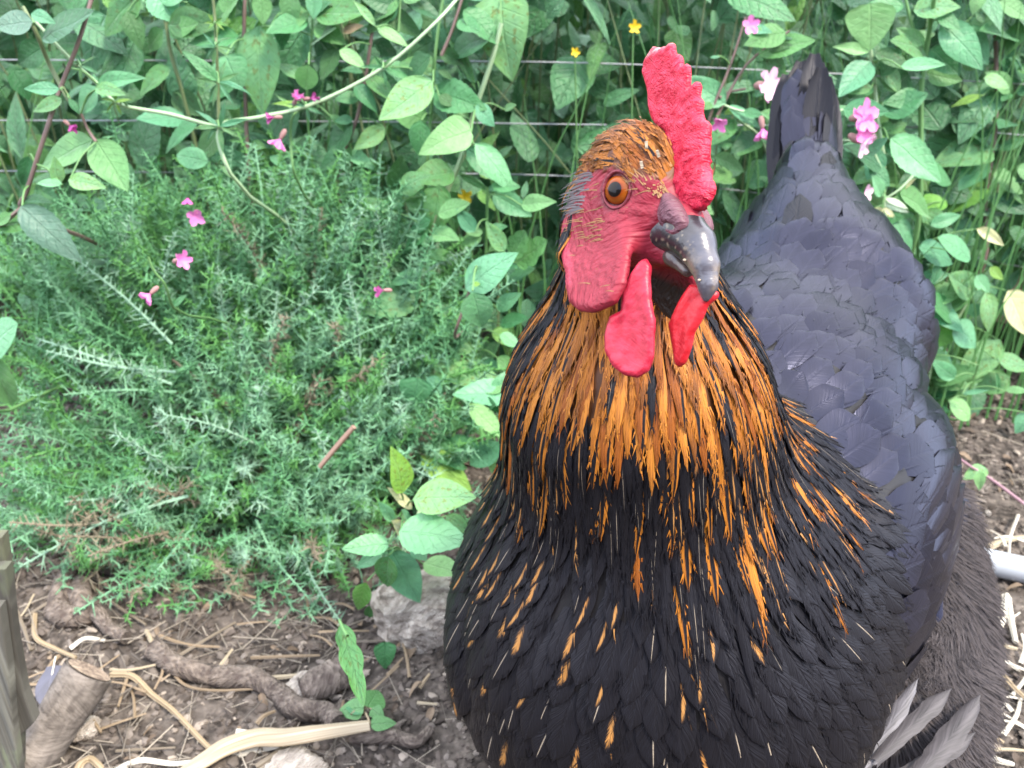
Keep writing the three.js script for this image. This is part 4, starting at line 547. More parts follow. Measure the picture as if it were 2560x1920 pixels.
plant('hedge_mustard', 'tall green stem holding one broad heart shaped leaf right of the tail', 'plant', RU, -0.86, [[[[885, 430], [920, 700], [950, 1050], [1000, 1500]], 2.1, 'p'], [[[1440, -40], [1390, 300], [1330, 720], [1320, 1250], [1290, 2000]], 2.6, 'g'], [[[1180, -40], [1250, 240], [1320, 400]], 1.7, 'g', 0]],
  [['heart', 885, 30, 880, 440, 0.98, 'p', 0.05], ['lance', 860, 455, 595, 380, 0.34, 'p', 0.04], ['ovate', 1150, 585, 1540, 550, 0.38, 'p', 0.04], ['ovate', 980, 660, 1160, 400, 0.55, 'g'], ['tooth', 990, 620, 1170, 790, 0.7, 'm'], ['ovate', 890, 760, 640, 770, 0.42, 'm'], ['tooth', 1040, 1200, 1490, 1575, 0.48, 'p', 0.05], ['ovate', 930, 1100, 1280, 1260, 0.42, 'g'], ['ovate', 1340, 380, 1100, 240, 0.4, 'm'], ['ovate', 1480, 210, 1890, 580, 0.5, 'm'], ['ovate', 940, 20, 1150, -10, 0.3, 'y'], ['ovate', 1350, 640, 1680, 700, 0.5, 'g'], ['tooth', 1400, 420, 1650, 640, 0.6, 'g'], ['ovate', 980, 1300, 850, 1560, 0.6, 'm'], ['ovate', 1180, 900, 1040, 1080, 0.6, 'd']], { auto: 12 });
plant('nettle', 'brown upright stem with big rounded leaves near the right edge', 'plant', RU, -0.93, [[[[1950, -40], [1970, 500], [1965, 1100], [1880, 1700], [1860, 2300]], 2.4, 'b'], [[[2140, 300], [2100, 800], [2110, 1500]], 1.2, 'g']],
  [['ovate', 1850, -60, 1760, 115, 0.7, 'p', 0.05], ['ovate', 1990, 20, 2260, 160, 0.6, 'm'], ['heart', 1900, 1290, 1470, 1350, 0.7, 'm'], ['tooth', 1860, 680, 2110, 740, 0.55, 'p', 0.06], ['ovate', 1660, 240, 1900, 560, 0.55, 'm'], ['ovate', 1960, 1280, 1600, 1020, 0.5, 'g'], ['tooth', 1880, 1400, 1650, 1640, 0.6, 'm'], ['lance', 1850, 830, 1590, 900, 0.28, 'y'], ['ovate', 2060, 500, 2150, 330, 0.5, 'm'], ['ovate', 1930, 1520, 2250, 1640, 0.6, 'm'], ['tooth', 1890, 1600, 1560, 1790, 0.55, 'y'], ['ovate', 2200, 200, 2050, 480, 0.5, 'g'], ['ovate', 2000, 1300, 2240, 1180, 0.4, 'g']], { auto: 10 });
plant('campion', 'cluster of mint leaves low at the right edge behind the back of the hen', 'plant', RW, -0.88, [[[[950, 850], [800, 1100], [620, 1360], [560, 1600]], 2.0, 'p'], [[[480, -100], [470, 250], [460, 700], [440, 1300]], 1.8, 'g']],
  [['ovate', 760, 1140, 1000, 1340, 0.72, 'p', 0.04], ['ovate', 1030, 860, 1125, 1220, 0.44, 'p', 0.03], ['ovate', 940, 870, 720, 710, 0.62, 'm'], ['round', 900, 590, 690, 370, 0.65, 'm', 0.03], ['ovate', 940, 960, 960, 1090, 0.9, 'm'], ['ovate', 1220, 850, 1420, 1240, 0.55, 'w'], ['ovate', 1180, 1290, 790, 1680, 0.46, 'p'], ['ovate', 1140, 1440, 1440, 1540, 0.55, 'm'], ['ovate', 770, 1130, 560, 1360, 0.6, 'y'], ['ovate', 760, 1120, 470, 850, 0.45, 'g'], ['ovate', 970, 320, 1240, 450, 0.35, 'w'], ['lance', 60, 150, 265, 215, 0.36, 'w', 0.05], ['ovate', 170, 100, 390, 175, 0.32, 'w', 0.05], ['ovate', 120, 110, 60, -60, 0.45, 'p', 0.04], ['ovate', 570, 290, 860, 180, 0.4, 'm'], ['ovate', 640, 620, 600, 800, 0.4, 'm'], ['ovate', 540, 1380, 800, 1460, 0.7, 'm'], ['ovate', 1080, 650, 1200, 760, 0.5, 'y'], ['ovate', 700, 90, 420, 120, 0.6, 'y'], ['ovate', 250, 220, 430, 560, 0.5, 'm'], ['ovate', 330, 480, 480, 880, 0.4, 'm'], ['ovate', 960, 720, 1080, 870, 0.6, 'p', 0.03], ['ovate', 1250, 1600, 950, 1720, 0.6, 'g']], { auto: 14, tones: ['m', 'm', 'g'] });
plant('campion', 'low leaves over bare soil at the right, under the mint leaf cluster', 'plant', RX, -0.84, [[[[1880, 330], [1800, 560], [1760, 720]], 1.3, 'g']],
  [['round', 1660, 590, 1845, 715, 0.62, 'p'], ['ovate', 1970, 850, 2160, 1010, 0.6, 'g', -0.05], ['ovate', 2250, 680, 2160, 820, 0.7, 'p'], ['lance', 1760, 540, 1960, 510, 0.2, 'p'], ['ovate', 2080, 520, 2260, 500, 0.4, 'm'], ['ovate', 1500, 250, 1720, 330, 0.6, 'm'], ['ovate', 1700, 420, 1560, 300, 0.5, 'm'], ['lance', 2000, 380, 2050, 540, 0.2, 'g']], {});
plant('bramble', 'thin purple bramble cane with one small leaf trailing over soil at the right', 'plant', RX, -0.76, [[[[1640, 930], [1800, 1050], [1960, 1150], [2230, 1350]], 1.5, 'v', 0]], [['tooth', 1940, 1090, 1780, 1130, 0.7, 'p'], ['tooth', 1900, 1110, 1880, 1230, 0.6, 'p']], { slope: 0.12, noJoin: 1, foot: V(0.45, 0, -0.78) });
{
  const a = plant('campion', 'pink flowered stalks between the comb and the tail of the hen', 'plant', RH, -0.85, [[[[1950, -60], [1820, 350], [1640, 800], [1560, 1200]], 1.4, 'b'], [[[2230, 780], [1900, 750], [1650, 650]], 1.2, 'p', 0], [[[1880, 830], [2060, 960], [2170, 1200], [2300, 1500]], 1.4, 'p'], [[[2330, 60], [1960, 350], [1700, 800]], 1.3, 'b', 0], [[[1950, 560], [1800, 590], [1720, 640]], 1.4, 'b', 0]],
    [['ovate', 1880, 740, 1760, 780, 0.5, 'y'], ['ovate', 1700, 860, 1820, 1010, 0.4, 'm'], ['lance', 1640, 290, 1730, 280, 0.3, 'p'], ['ovate', 1960, 80, 2080, 110, 0.6, 'm'], ['ovate', 1680, 1150, 1950, 1240, 0.5, 'm'], ['ovate', 1400, 1500, 1680, 1640, 0.5, 'p'], ['ovate', 1560, 500, 1700, 640, 0.5, 'g']], { auto: 10 });
  const F = (x, y, dx, dy, dz, s, m, c = true, n = 5, o = 1) => flower(a, atZ(...RH(x, y), -0.80), V(dx, dy, dz), s, pinkM[m], c, n, o);
  F(2140, 530, 0.5, 0.15, 0.85, 0.0185, 2, true, 6); F(1725, 830, -0.2, -0.4, 0.7, 0.012, 0, false, 4, 0.6); F(2095, 900, 0.15, -0.9, 0.4, 0.013, 0, true, 5, 0.3); F(1990, 10, 0.2, 0.3, 0.9, 0.010, 0, false);
  const b = plant('campion', 'pink flowers nodding beside the tail feathers on the right', 'plant', RT, -0.80, [[[[740, 450], [800, 425], [860, 430]], 1.2, 'p', 0], [[[700, 600], [830, 575], [960, 640], [1010, 900], [1020, 1300]], 1.2, 'p'], [[[1000, 870], [1080, 820], [1150, 750]], 1.2, 'p', 0]],
    [['ovate', 990, 850, 950, 740, 0.5, 'p'], ['ovate', 1010, 870, 1130, 910, 0.35, 'w'], ['lance', 1000, 910, 1060, 950, 0.4, 'w'], ['lance', 1080, 830, 1165, 760, 0.3, 'w'], ['ovate', 800, 600, 910, 640, 0.5, 'm'], ['ovate', 920, 650, 1030, 560, 0.5, 'm'], ['ovate', 930, 700, 1040, 800, 0.6, 'g']], { auto: 6 });
  const G = (x, y, dx, dy, dz, s, m, c = true, n = 5, o = 1) => flower(b, atZ(...RT(x, y), -0.775), V(dx, dy, dz), s, pinkM[m], c, n, o);
  G(905, 455, 0.5, 0.3, 0.8, 0.017, 0, true, 5); G(905, 520, 0.4, 0.1, 0.9, 0.016, 0, false, 5); G(895, 585, 0.7, -0.4, 0.6, 0.016, 2, true, 5, 0.8); G(915, 830, 0.6, 0.2, 0.7, 0.009, 2, false, 4, 0.8);
  const c = plant('campion', 'pink flowered campion threading out through the gorse on the left', 'plant', RC, -0.60, [[[[1280, 560], [1330, 680], [1420, 790], [1500, 1000]], 1.0, 'g']], [['lance', 1500, 1000, 1600, 880, 0.3, 'g']], {});
  const K = (M, z, x, y, dx, dy, dz, s, m, cx = true, n = 5, o = 1) => flower(c, atZ(...M(x, y), z), V(dx, dy, dz), s, pinkM[m], cx, n, o);
  K(RC, -0.58, 1560, 590, 0.9, 0.3, 0.5, 0.0095, 0, true, 5, 0.8); K(RC, -0.58, 1300, 880, -0.6, -0.5, 0.5, 0.009, 0, true, 4, 0.5); K(RC, -0.66, 1690, 200, 0.2, -0.2, 0.9, 0.009, 0, true, 4, 0.8); K(RC, -0.68, 1620, 50, 0, -1, 0.3, 0.008, 1, false, 3, 0.4); K(RD, -0.62, 1100, 850, -0.9, 0.1, 0.3, 0.008, 3, true, 3, 0.3); K(RA, -0.70, 600, 1085, 0.7, -0.5, 0.4, 0.008, 1, true, 3, 0.2);
  const d = plant('campion', 'drooping pink flowers with brown calyces under the pale cleavers stem', 'plant', RB, -0.73, [[[[420, 920], [320, 1000], [300, 1200], [330, 1500]], 1.1, 'g']], [['lance', 420, 930, 130, 890, 0.2, 'y'], ['lance', 330, 960, 200, 820, 0.22, 'p']], {});
  const J = (x, y, dx, dy, dz, s, m, cx = true, n = 5, o = 1, z = -0.715) => flower(d, atZ(...RB(x, y), z), V(dx, dy, dz), s, pinkM[m], cx, n, o);
  J(210, 1200, -0.5, -0.8, 0.3, 0.0105, 0, true, 5, 0.45); J(345, 860, 0.4, 0.6, 0.4, 0.009, 0, true, 4, 0.3); J(155, 1015, -0.9, 0, 0.3, 0.008, 3, true, 3, 0.1); J(1430, 840, 0.5, -0.3, 0.5, 0.009, 0, true, 4, 0.5, -0.9); J(2120, 1530, 0.1, -0.2, 0.9, 0.008, 3, true, 4, 0.5, -0.9); J(470, 850, 0.9, 0.2, 0.3, 0.008, 3, true, 3, 0.1);
  for (const [x, y, s] of [[1583, 70, 0.008], [1437, 132, 0.006], [1160, 492, 0.010]]) { const p = atZ(x, y, -0.86), t = thing('buttercup', x === 1583 ? 'yellow flower high above and left of the comb' : x === 1437 ? 'tiny yellow flower left of the tip of the comb' : 'yellow flower left of the hen\'s eye, among green leaves', 'flower', V(p.x, 0, p.z)); part(t, 'stem', tube([p, V(p.x + 0.01, p.y * 0.5, p.z - 0.02), V(p.x, 0, p.z - 0.03)], 0.0008, 5), stemM.g); flower(t, p, V(0.2, 0.3, 0.9), s, yellowM, false, 5, 0.7); }
}
plant('hawkbit', 'single long notched leaf hanging over bare soil left of the hen', 'weed', RJ, -0.535, [[[[720, 380], [760, 470], [790, 520]], 1.0, 'g', 0]], [['lobed', 745, 440, 930, 1110, 0.23, 'g']], { slope: 0.2, foot: V(-0.09, 0, -0.53), noJoin: 1, spin: 0.1 });
for (const [b, t, w, lab] of [[[1110, 560], [1120, 800], 0.75, 'lone dark kidney shaped leaf on soil below the pale stone']]) { const [bx, by] = RJ(...b), [tx, ty] = RJ(...t), B = onG(bx, by, 0.022), T = onG(tx, ty, 0.006), g = thing('ground_ivy', lab, 'weed', V(B.x, 0, B.z)); leaf(g, 'heart', B, T, w, 'g', 1.2, 0.1); part(g, 'stem', tube([B, V(B.x, 0, B.z - 0.012)], 0.0008, 5), stemM.g); }
{ const g = thing('ground_ivy', 'tuft of four small scalloped leaves beside the pale dry blade', 'weed', onG(905, 1760)); const c = onG(905, 1758, 0.012); for (const [bx, by, tx, ty, w, to] of [[930, 1130, 700, 1150, 0.8, 'm'], [960, 1120, 1060, 960, 1.0, 'g'], [1000, 1130, 1110, 1210, 0.8, 'm'], [990, 1270, 1215, 1240, 0.6, 'm'], [820, 1180, 900, 1090, 0.9, 'm']]) { const B = onG(...RJ(bx, by), 0.016), T = onG(...RJ(tx, ty), 0.014); leaf(g, 'heart', B, T, w, to, 1.2, 0.2); part(g, 'stem', tube([B, c.clone().lerp(B, 0.4), V(c.x, 0, c.z)], 0.0007, 5), stemM.t); } }
// wire fence behind the first plants
{
  const f = thing('wire_fence', 'thin horizontal galvanised wires strung behind the plants', 'wire fence', V(0, 0, -0.9)), m = phys({ color: lin(0.30, 0.31, 0.33), metalness: 0.5, roughness: 0.55 });
  for (const P of [[[-300, 148], [700, 153], [1400, 156], [2000, 180], [2900, 230]], [[-300, 300], [1000, 305], [1500, 312], [2280, 318], [2560, 338], [2900, 365]], [[-300, 425], [700, 434], [1500, 445], [2100, 520], [2430, 640], [2560, 668], [2900, 720]]]) {
    const W = P.map(([x, y]) => atZ(x, y, -0.945)), w = part(f, 'wire', tube(W, 0.0008, 6, 60), m);
    for (let x = -250, k = 0; x < 2850; x += 300, k++) { } }
  const post = (x, z) => part(f, 'post', tube([V(x, 0.75, z), V(x, 0.3, z), V(x, -0.05, z)], 0.03, 12, 8, 0.2), phys({ map: barkMap, bumpMap: barkBump, bumpScale: 0.003, roughness: 0.9 }));
  post(-0.72, -0.93); post(1.05, -0.93);
}
// the hedge behind: what nobody could count
{
  const kinds = ['ovate', 'tooth', 'heart', 'lance'], mat = phys({ color: lin(1, 1, 1), map: leafMap, bumpMap: leafBump, bumpScale: 0.004, roughness: 0.55, transmission: 0.3, thickness: 0 });
  for (const k of kinds) { const L = [], C = []; for (let i = 0; i < 6000; i++) { const t = Math.pow(rnd(), 1.2), z = -0.91 - 0.8 * t, x = rr(-0.85, 1.05) * (1 + t * 0.7), y = rr(0.0, 0.68) * (1 + 0.25 * t), s = 0.016 + 0.055 * Math.pow(rnd(), 1.6); if (vn(x * 11, y * 11, z * 6) < 0.42) continue; const q = new THREE.Quaternion().setFromEuler(new THREE.Euler(rr(-1.3, 0.1), rr(-0.9, 0.9), rr(-3.1, 3.1))); L.push(TRS(V(x, y, z), q, V(s * (k === 'lance' ? rr(0.2, 0.4) : rr(0.45, 0.75)), s, s))); const c = mix3(TONE.d, rnd() < 0.15 ? TONE.y : rnd() < 0.55 ? TONE.m : TONE.g, Math.pow(rnd(), 0.7)); C.push(lin(...c)); } scene.add(instanced('hedge_leaves', LG[k][1], mat, L, C)); }
  { const L = [], C = []; for (let i = 0; i < 9000; i++) { const z = -rr(1.5, 2.5), x = rr(-1.6, 1.9), y = rr(0, 0.62), s = rr(0.06, 0.11), q = new THREE.Quaternion().setFromEuler(new THREE.Euler(rr(-1.2, 0.1), rr(-0.9, 0.9), rr(-3.1, 3.1))); L.push(TRS(V(x, y, z), q, V(s * 0.7, s, s))); C.push(lin(...mix3(TONE.g, TONE.m, rnd()))); } scene.add(instanced('hedge_leaves', LG.ovate[0], mat, L, C)); }
  const G = []; for (let i = 0; i < 260; i++) { const x = rr(-0.85, 1.05), z = -rr(0.9, 1.5), h = rr(0.35, 0.75); G.push(tube([V(x, 0, z), V(x + rr(-0.03, 0.03), h * 0.5, z + rr(-0.03, 0.03)), V(x + rr(-0.12, 0.12), h, z + rr(-0.05, 0.05))], (t) => mix(0.0018, 0.0008, t), 4, 5)); }
  struct('hedge_stems', mergeGeometries(G), phys({ color: lin(0.10, 0.14, 0.06), roughness: 0.7 }), 'stuff');
  const B = []; for (let i = 0; i < 700; i++) { const x = i % 3 ? rr(0.15, 0.75) : rr(-0.7, 0.9), z = -rr(0.86, 1.2), h = rr(0.2, 0.5), a = rr(-0.12, 0.12); B.push(ribbon([V(x, 0, z), V(x + a * 0.3, h * 0.6, z), V(x + a, h, z + rr(-0.04, 0.04))], (t) => 0.0032 * (1 - t * 0.9), V(rr(-0.4, 0.4), 0, 1), 5)); }
  struct('grass_blades', mergeGeometries(B), phys({ color: lin(0.09, 0.24, 0.07), roughness: 0.5, transmission: 0.3, thickness: 0 }), 'stuff');
  const D = []; const dm = phys({ color: lin(0.06, 0.15, 0.05), roughness: 0.6 });
}
// gorse
{
  const root = V(-0.21, 0, -0.72), bush = thing('gorse_bush', 'spiny grey green gorse bush filling the left half', 'gorse bush', root);
  const gm = [[0.125, 0.33, 0.145], [0.20, 0.41, 0.235], [0.29, 0.47, 0.33], [0.12, 0.33, 0.09], [0.27, 0.23, 0.16]].map((c) => phys({ color: lin(...c), roughness: 0.6, specularIntensity: 0.5, transmission: 0.3, thickness: 0 }));
  const spine = (p, d, L, r, out) => { const s = fuzz(d).multiplyScalar(r), q = d.clone().cross(s), a = [], T = p.clone().addScaledVector(d, L); for (let i = 0; i < 3; i++) { const t = i * 2.094; a.push(p.clone().addScaledVector(s, Math.cos(t)).addScaledVector(q, Math.sin(t))); } for (let i = 0; i < 3; i++) { const A = a[i], B = a[(i + 1) % 3]; out.push(A.x, A.y, A.z, B.x, B.y, B.z, T.x, T.y, T.z); } };
  const shoot = (bend) => { // along +Y, length 1 = 10 cm, in metres
    const pts = [V(0, 0, 0), V(bend * 0.012, 0.05, 0.004), V(bend * 0.03, 0.1, 0.0)], cv = new THREE.CatmullRomCurve3(pts), out = [];
    for (let i = 0; i < 46; i++) { const t = 0.06 + 0.94 * i / 46, p = cv.getPoint(t), tg = cv.getTangent(t), az = i * 2.4 + rr(-0.3, 0.3), side = fuzz(tg), o = side.clone().multiplyScalar(Math.cos(az)).addScaledVector(tg.clone().cross(side), Math.sin(az)), d = o.addScaledVector(tg, rr(0.0, 0.75)).normalize(), L = (0.006 + 0.017 * Math.pow(rnd(), 1.8)) * mix(1, 0.7, t); spine(p, d, L, 0.0009, out); for (let k = 0; k < 2; k++) { const m = p.clone().addScaledVector(d, L * rr(0.15, 0.5)), e = d.clone().add(V(rr(-0.9, 0.9), rr(-0.9, 0.9), rr(-0.9, 0.9))).normalize(); spine(m, e, L * rr(0.3, 0.6), 0.00065, out); } }
    const g = new THREE.BufferGeometry(); g.setAttribute('position', new THREE.Float32BufferAttribute(out, 3)); g.computeVertexNormals(); return [tube(pts, (t) => mix(0.0015, 0.0007, t), 5, 6), g];
  };
  const VAR = Array.from({ length: 10 }, (_, i) => shoot((i % 5) - 2));
  const put = (base, tip, tone, i) => { const y = tip.clone().sub(base), L = y.length(); y.normalize(); const x = fuzz(y).applyAxisAngle(y, rr(0, 6.28)), z = x.clone().cross(y), [s, g] = VAR[i % 10], k = L / 0.1, kk = Math.sqrt(k), m = new THREE.Mesh(s, gm[tone]); m.name = 'branch'; m.applyMatrix4(new THREE.Matrix4().makeBasis(x.multiplyScalar(kk), y.multiplyScalar(k), z.multiplyScalar(kk)).setPosition(base.clone().sub(root))); const c = new THREE.Mesh(g, gm[tone]); c.name = 'spines'; c.userData.kind = 'stuff'; m.add(c); bush.add(m); };
  let i = 0; const zOf = (py) => mix(-0.80, -0.555, sstep(330, 1620, py));
  for (const [x0, y0, x1, y1, t] of [[430, 960, 150, 745, 2], [440, 930, 115, 880, 2], [430, 860, 180, 640, 2], [440, 980, 190, 1010, 1], [470, 1240, 60, 1245, 2], [440, 1180, 210, 1110, 2], [640, 1110, 395, 1020, 2], [735, 1340, 855, 1560, 2], [640, 1300, 700, 1480, 1], [420, 760, 330, 580, 2], [560, 820, 480, 640, 1], [860, 680, 850, 540, 2], [900, 900, 870, 690, 2], [1000, 800, 850, 860, 1], [740, 1160, 735, 970, 1], [900, 1230, 895, 1080, 1], [990, 1480, 985, 1280, 0], [1040, 760, 1090, 560, 0], [560, 1480, 620, 1640, 1], [760, 1380, 640, 1500, 1], [1120, 930, 1180, 780, 0], [300, 1300, 60, 1310, 4], [420, 1330, 220, 1390, 4], [300, 420, 250, 250, 0], [60, 700, 30, 500, 3], [100, 1080, 20, 960, 1]]) put(atZ(x0, y0, zOf(y0) - 0.03), atZ(x1, y1, zOf(y1) + 0.02), t, i++);
  const inside = (x, y) => { const l = 60 + 0, top = x < 300 ? mix(540, 390, x / 300) : x < 900 ? mix(390, 340, (x - 300) / 600) : mix(340, 660, (x - 900) / 320), bot = x < 300 ? mix(1420, 1500, x / 300) : x < 700 ? mix(1500, 1640, (x - 300) / 400) : mix(1640, 1450, (x - 700) / 500); return y > top && y < bot && x < 1215 + (y > 1100 ? -(y - 1100) * 1.1 : 0); };
  const shootAt = (deep) => { for (;;) { const x = rr(-60, 1230), y = rr(340, 1640); if (!inside(x, y)) continue; if (x < 480 && y > 600 && y < 1150 && rnd() < 0.62) continue; const T = atZ(x, y, zOf(y) - deep * rr(0.0, 0.13) + rr(-0.015, 0.015)), c = atZ(620, 1150, -0.80), d = T.clone().sub(c).normalize().multiplyScalar(0.8).add(V(rr(-0.5, 0.5), rr(0.1, 1.1), rr(-0.1, 0.5))).normalize(); const low = y > 1250 && x < 560; return [T.clone().addScaledVector(d, -rr(0.06, 0.11)), T, low && rnd() < 0.35 ? 4 : rnd() < 0.04 ? 4 : rnd() < 0.5 ? 1 : rnd() < 0.45 ? 0 : rnd() < 0.5 ? 2 : 3]; } };
  for (; i < 296; i++) put(...shootAt(0), i);
  const far = {}; for (let k = 0; k < 1500; k++) { const [b, t] = shootAt(1), y = t.clone().sub(b), L = y.length(); y.normalize(); const x = fuzz(y).applyAxisAngle(y, rr(0, 6.28)), z = x.clone().cross(y), q = L / 0.1; if (t.y < 0.01) continue; (far[k % 6] ??= []).push(new THREE.Matrix4().makeBasis(x.multiplyScalar(Math.sqrt(q)), y.multiplyScalar(q), z.multiplyScalar(Math.sqrt(q))).setPosition(b.sub(root))); }
  for (const k in far) { const g = mergeGeometries([VAR[k][1], VAR[k][0].toNonIndexed().deleteAttribute('uv')].map((q) => { const c = q.clone(); return c; })); const m = instanced('inner_branches', g, gm[[0, 3, 0, 1, 3, 0][k]], far[k]); bush.add(m); }
  // woody limbs from the root
  for (let k = 0; k < 14; k++) { const T = atZ(rr(150, 1100), rr(700, 1400), -0.74), m = root.clone().lerp(T, 0.5).add(V(rr(-0.03, 0.03), 0.03, rr(-0.03, 0.03))); part(bush, 'limb', tube([root.clone().add(V(rr(-0.03, 0.03), 0, rr(-0.03, 0.03))), m, T], (t) => mix(0.005, 0.0015, t), 7), phys({ map: barkMap, bumpMap: barkBump, bumpScale: 0.002, roughness: 0.9, color: lin(0.7, 0.75, 0.6) })); }
}

// ───────────── litter, sticks and stone on the ground ─────────────
{
  const strawM = ['#8d7c62', '#7a6953', '#988b74', '#6c6152', '#b9b2a4', '#615546'].map((c) => phys({ color: c, roughness: 0.6 }));
  const barkM = phys({ map: barkMap, bumpMap: barkBump, bumpScale: 0.004, roughness: 0.9 });
  const G = (M, pts, up) => pts.map(([x, y], i) => onG(...M(x, y), up + (i % 2) * 0.002));
  const straw = (M, pts, w, tone, label, group) => { const P = G(M, pts, 0.006), mm = w * 0.72 / 1000, g = ribbon(P, (t) => mm * (1 - 0.35 * t), V(rr(-0.3, 0.3), 1, 0.3), (pts.length - 1) * 6, 0.5); const o = solo('straw', mergeGeometries([g, tube(P.map((p) => p.clone().add(V(0, -mm * 0.12, 0))), mm * 0.26, 6)]), strawM[tone], label, 'straw', group); return o; };
  const S = 'dry straw stalks on the soil';
  straw(RI, [[285, 295], [305, 510], [470, 600], [650, 690]], 6, 0, 'tan kinked straw near the plank, bent like an L', S);
  straw(RI, [[285, 140], [205, 270], [120, 375]], 3, 2, 'short straw leaning on the plank side of the litter, upper left', S);
  straw(RI, [[660, 112], [440, 200], [205, 315]], 5, 3, 'grey straight straw slanting up from the plank over roots', S);
  straw(RI, [[595, 595], [720, 515], [900, 530]], 6, 4, 'white flattened straw end above the cut stake', S);
  straw(RI, [[1250, 430], [1340, 590], [1560, 705], [1890, 820], [2215, 850]], 5, 2, 'long pale straw curving along the dark root', S);
  straw(RI, [[1370, 495], [1620, 570], [1890, 585]], 4, 1, 'straw lying flat under the gorse tip, left', S);
  straw(RI, [[1540, 665], [1780, 520], [2030, 370]], 4, 3, 'grey brown straw slanting up into the gorse', S);
  straw(RI, [[1850, 805], [1930, 700], [2000, 610]], 5, 2, 'short thick straw stub pointing at the gorse tip', S);
  straw(RI, [[945, 800], [1100, 805], [1390, 740]], 3.5, 2, 'thin pale straw leaving the end of the cut stake', S);
  straw(RI, [[950, 835], [1130, 845], [1300, 985], [1480, 1130], [1730, 1400], [1860, 1520]], 7, 0, 'long broad brown straw running down from the cut stake', S);
  straw(RI, [[440, 790], [460, 860], [400, 1020], [340, 1320], [255, 1425]], 5, 2, 'pale straw lying across the cut stake', S);
  straw(RI, [[1090, 875], [1010, 1095]], 4, 1, 'short straw right of the cut stake', S);
  straw(RI, [[1490, 700], [1480, 790], [1590, 915], [1820, 970], [2220, 965]], 3.5, 1, 'thin bent straw under the dark root', S);
  straw(RI, [[990, 1480], [1510, 1462]], 3, 3, 'thin level straw below the long brown straw', S);
  straw(RI, [[730, 1130], [800, 1230], [865, 1325]], 4, 1, 'stubby straw beside the flat pale stone', S);
  straw(RI, [[980, 1645], [1200, 1580], [1500, 1600], [1770, 1560]], 6, 4, 'white straw joining the big dry blade at the bottom', S);
  straw(RI, [[655, 1655], [690, 1580], [760, 1550], [830, 1590], [890, 1655]], 8, 0, 'tan straw curled into an arch at the bottom edge', S);
  straw(RI, [[1340, 680], [1400, 800], [1325, 950]], 3.5, 1, 'crooked straw crossing the gap by the dark root', S);
  straw(RI, [[500, 650], [430, 720], [340, 870]], 5, 1, 'straw leaning beside the grey feather', S);
  straw(RI, [[120, 260], [190, 420], [250, 610]], 5, 3, 'grey frayed straw along the plank', S);
  straw(RI, [[820, -20], [940, 90]], 6, 3, 'thick grey straw stub at the gorse foot', S);
  straw(RI, [[760, 50], [1000, 220], [1250, 380]], 4, 3, 'dark thin stalk running from the roots to the straw bend', S);
  straw(RJ, [[-100, 870], [250, 850], [520, 820]], 6, 2, 'split straw bundle left of the hanging notched leaf', S);
  straw(RJ, [[440, 940], [600, 800], [760, 670]], 4, 0, 'straw pointing at the hanging notched leaf', S);
  straw(RJ, [[-50, 680], [300, 685], [550, 670]], 4, 1, 'level greyish straw under the gorse', S);
  straw(RJ, [[1410, 940], [1500, 830]], 4, 0, 'little straw chip left of the hen\'s breast', S);
  straw(RJ, [[1130, 830], [1270, 700]], 3.5, 1, 'thin straw beside the kidney shaped leaf', S);
  straw(RJ, [[1390, 1075], [1560, 1085]], 3.5, 2, 'pale splinter near the lower breast of the hen', S);
  straw(RJ, [[0, 1640], [130, 1540], [290, 1420]], 7, 3, 'grey split straw at the bottom, under the big dry blade', S);
  straw(RJ, [[0, 1260], [60, 1190], [160, 1140]], 5, 1, 'frayed straw between root and big dry blade', S);
  straw(RY, [[1960, 40], [2080, -20], [2220, -50]], 9, 2, 'broad pale straw lying above the pale pipe, far right', S);
  straw(RY, [[2085, 395], [2070, 520], [2020, 660], [1955, 730]], 9, 4, 'white straw fork at the right edge, left prong', S);
  straw(RY, [[2090, 400], [2120, 580], [2150, 750]], 8, 4, 'white straw fork at the right edge, right prong', S);
  straw(RY, [[1955, 730], [2040, 770], [2160, 800]], 6, 2, 'pale straw at the foot of the white fork', S);
  straw(RY, [[2030, 960], [2120, 1080], [2230, 1200]], 7, 0, 'brown straw sloping out of the right edge', S);
  straw(RY, [[1890, 1350], [1960, 1420], [2060, 1490]], 6, 0, 'yellow straw by the thigh fluff of the hen', S);
  straw(RY, [[1890, 1555], [2060, 1540], [2230, 1545]], 4, 2, 'level thin straw at the lower right corner', S);
  straw(RY, [[1930, 1570], [2020, 1620], [2130, 1650]], 7, 4, 'white flat straw in the lower right corner', S);
  straw(RY, [[2080, 900], [2170, 970]], 7, 4, 'short white straw chip at the right edge', S);
  straw(RX, [[2170, 1420], [2120, 1560], [2110, 1680]], 4, 4, 'upright pale straw before the pipe at the right edge', S);
  // bits too alike to tell apart
  let proto; for (let k = 0; k < 44; k++) {
    const left = k < 28, x = left ? rr(60, 1080) : rr(2470, 2560), y = left ? rr(1470, 1900) : rr(1330, 1900), p = onG(x, y, 0.005);
    if (!proto || k === 28) { const L = 0.026, g = ribbon([V(-L, 0, 0), V(0, 0.002, 0.002), V(L, 0, 0)], (t) => 0.0032 * (1 - 0.4 * t), V(0, 1, 0), 6, 0.6); proto = solo('straw', g, strawM[left ? 1 : 4], left ? 'short dull straw bit scattered on the soil left of the hen' : 'short bright straw bit scattered on the soil right of the hen', 'straw', left ? 'straw bits left of the hen' : 'straw bits right of the hen'); proto.position.copy(p); proto.rotation.y = rr(0, 3); continue; }
    const c = proto.clone(); c.name = numbered('straw'); c.position.copy(p); c.rotation.set(rr(-0.12, 0.12), rr(0, 3.1), rr(-0.12, 0.12)); c.scale.set(rr(0.35, 1), 1, rr(0.6, 1.2)); scene.add(c);
  }
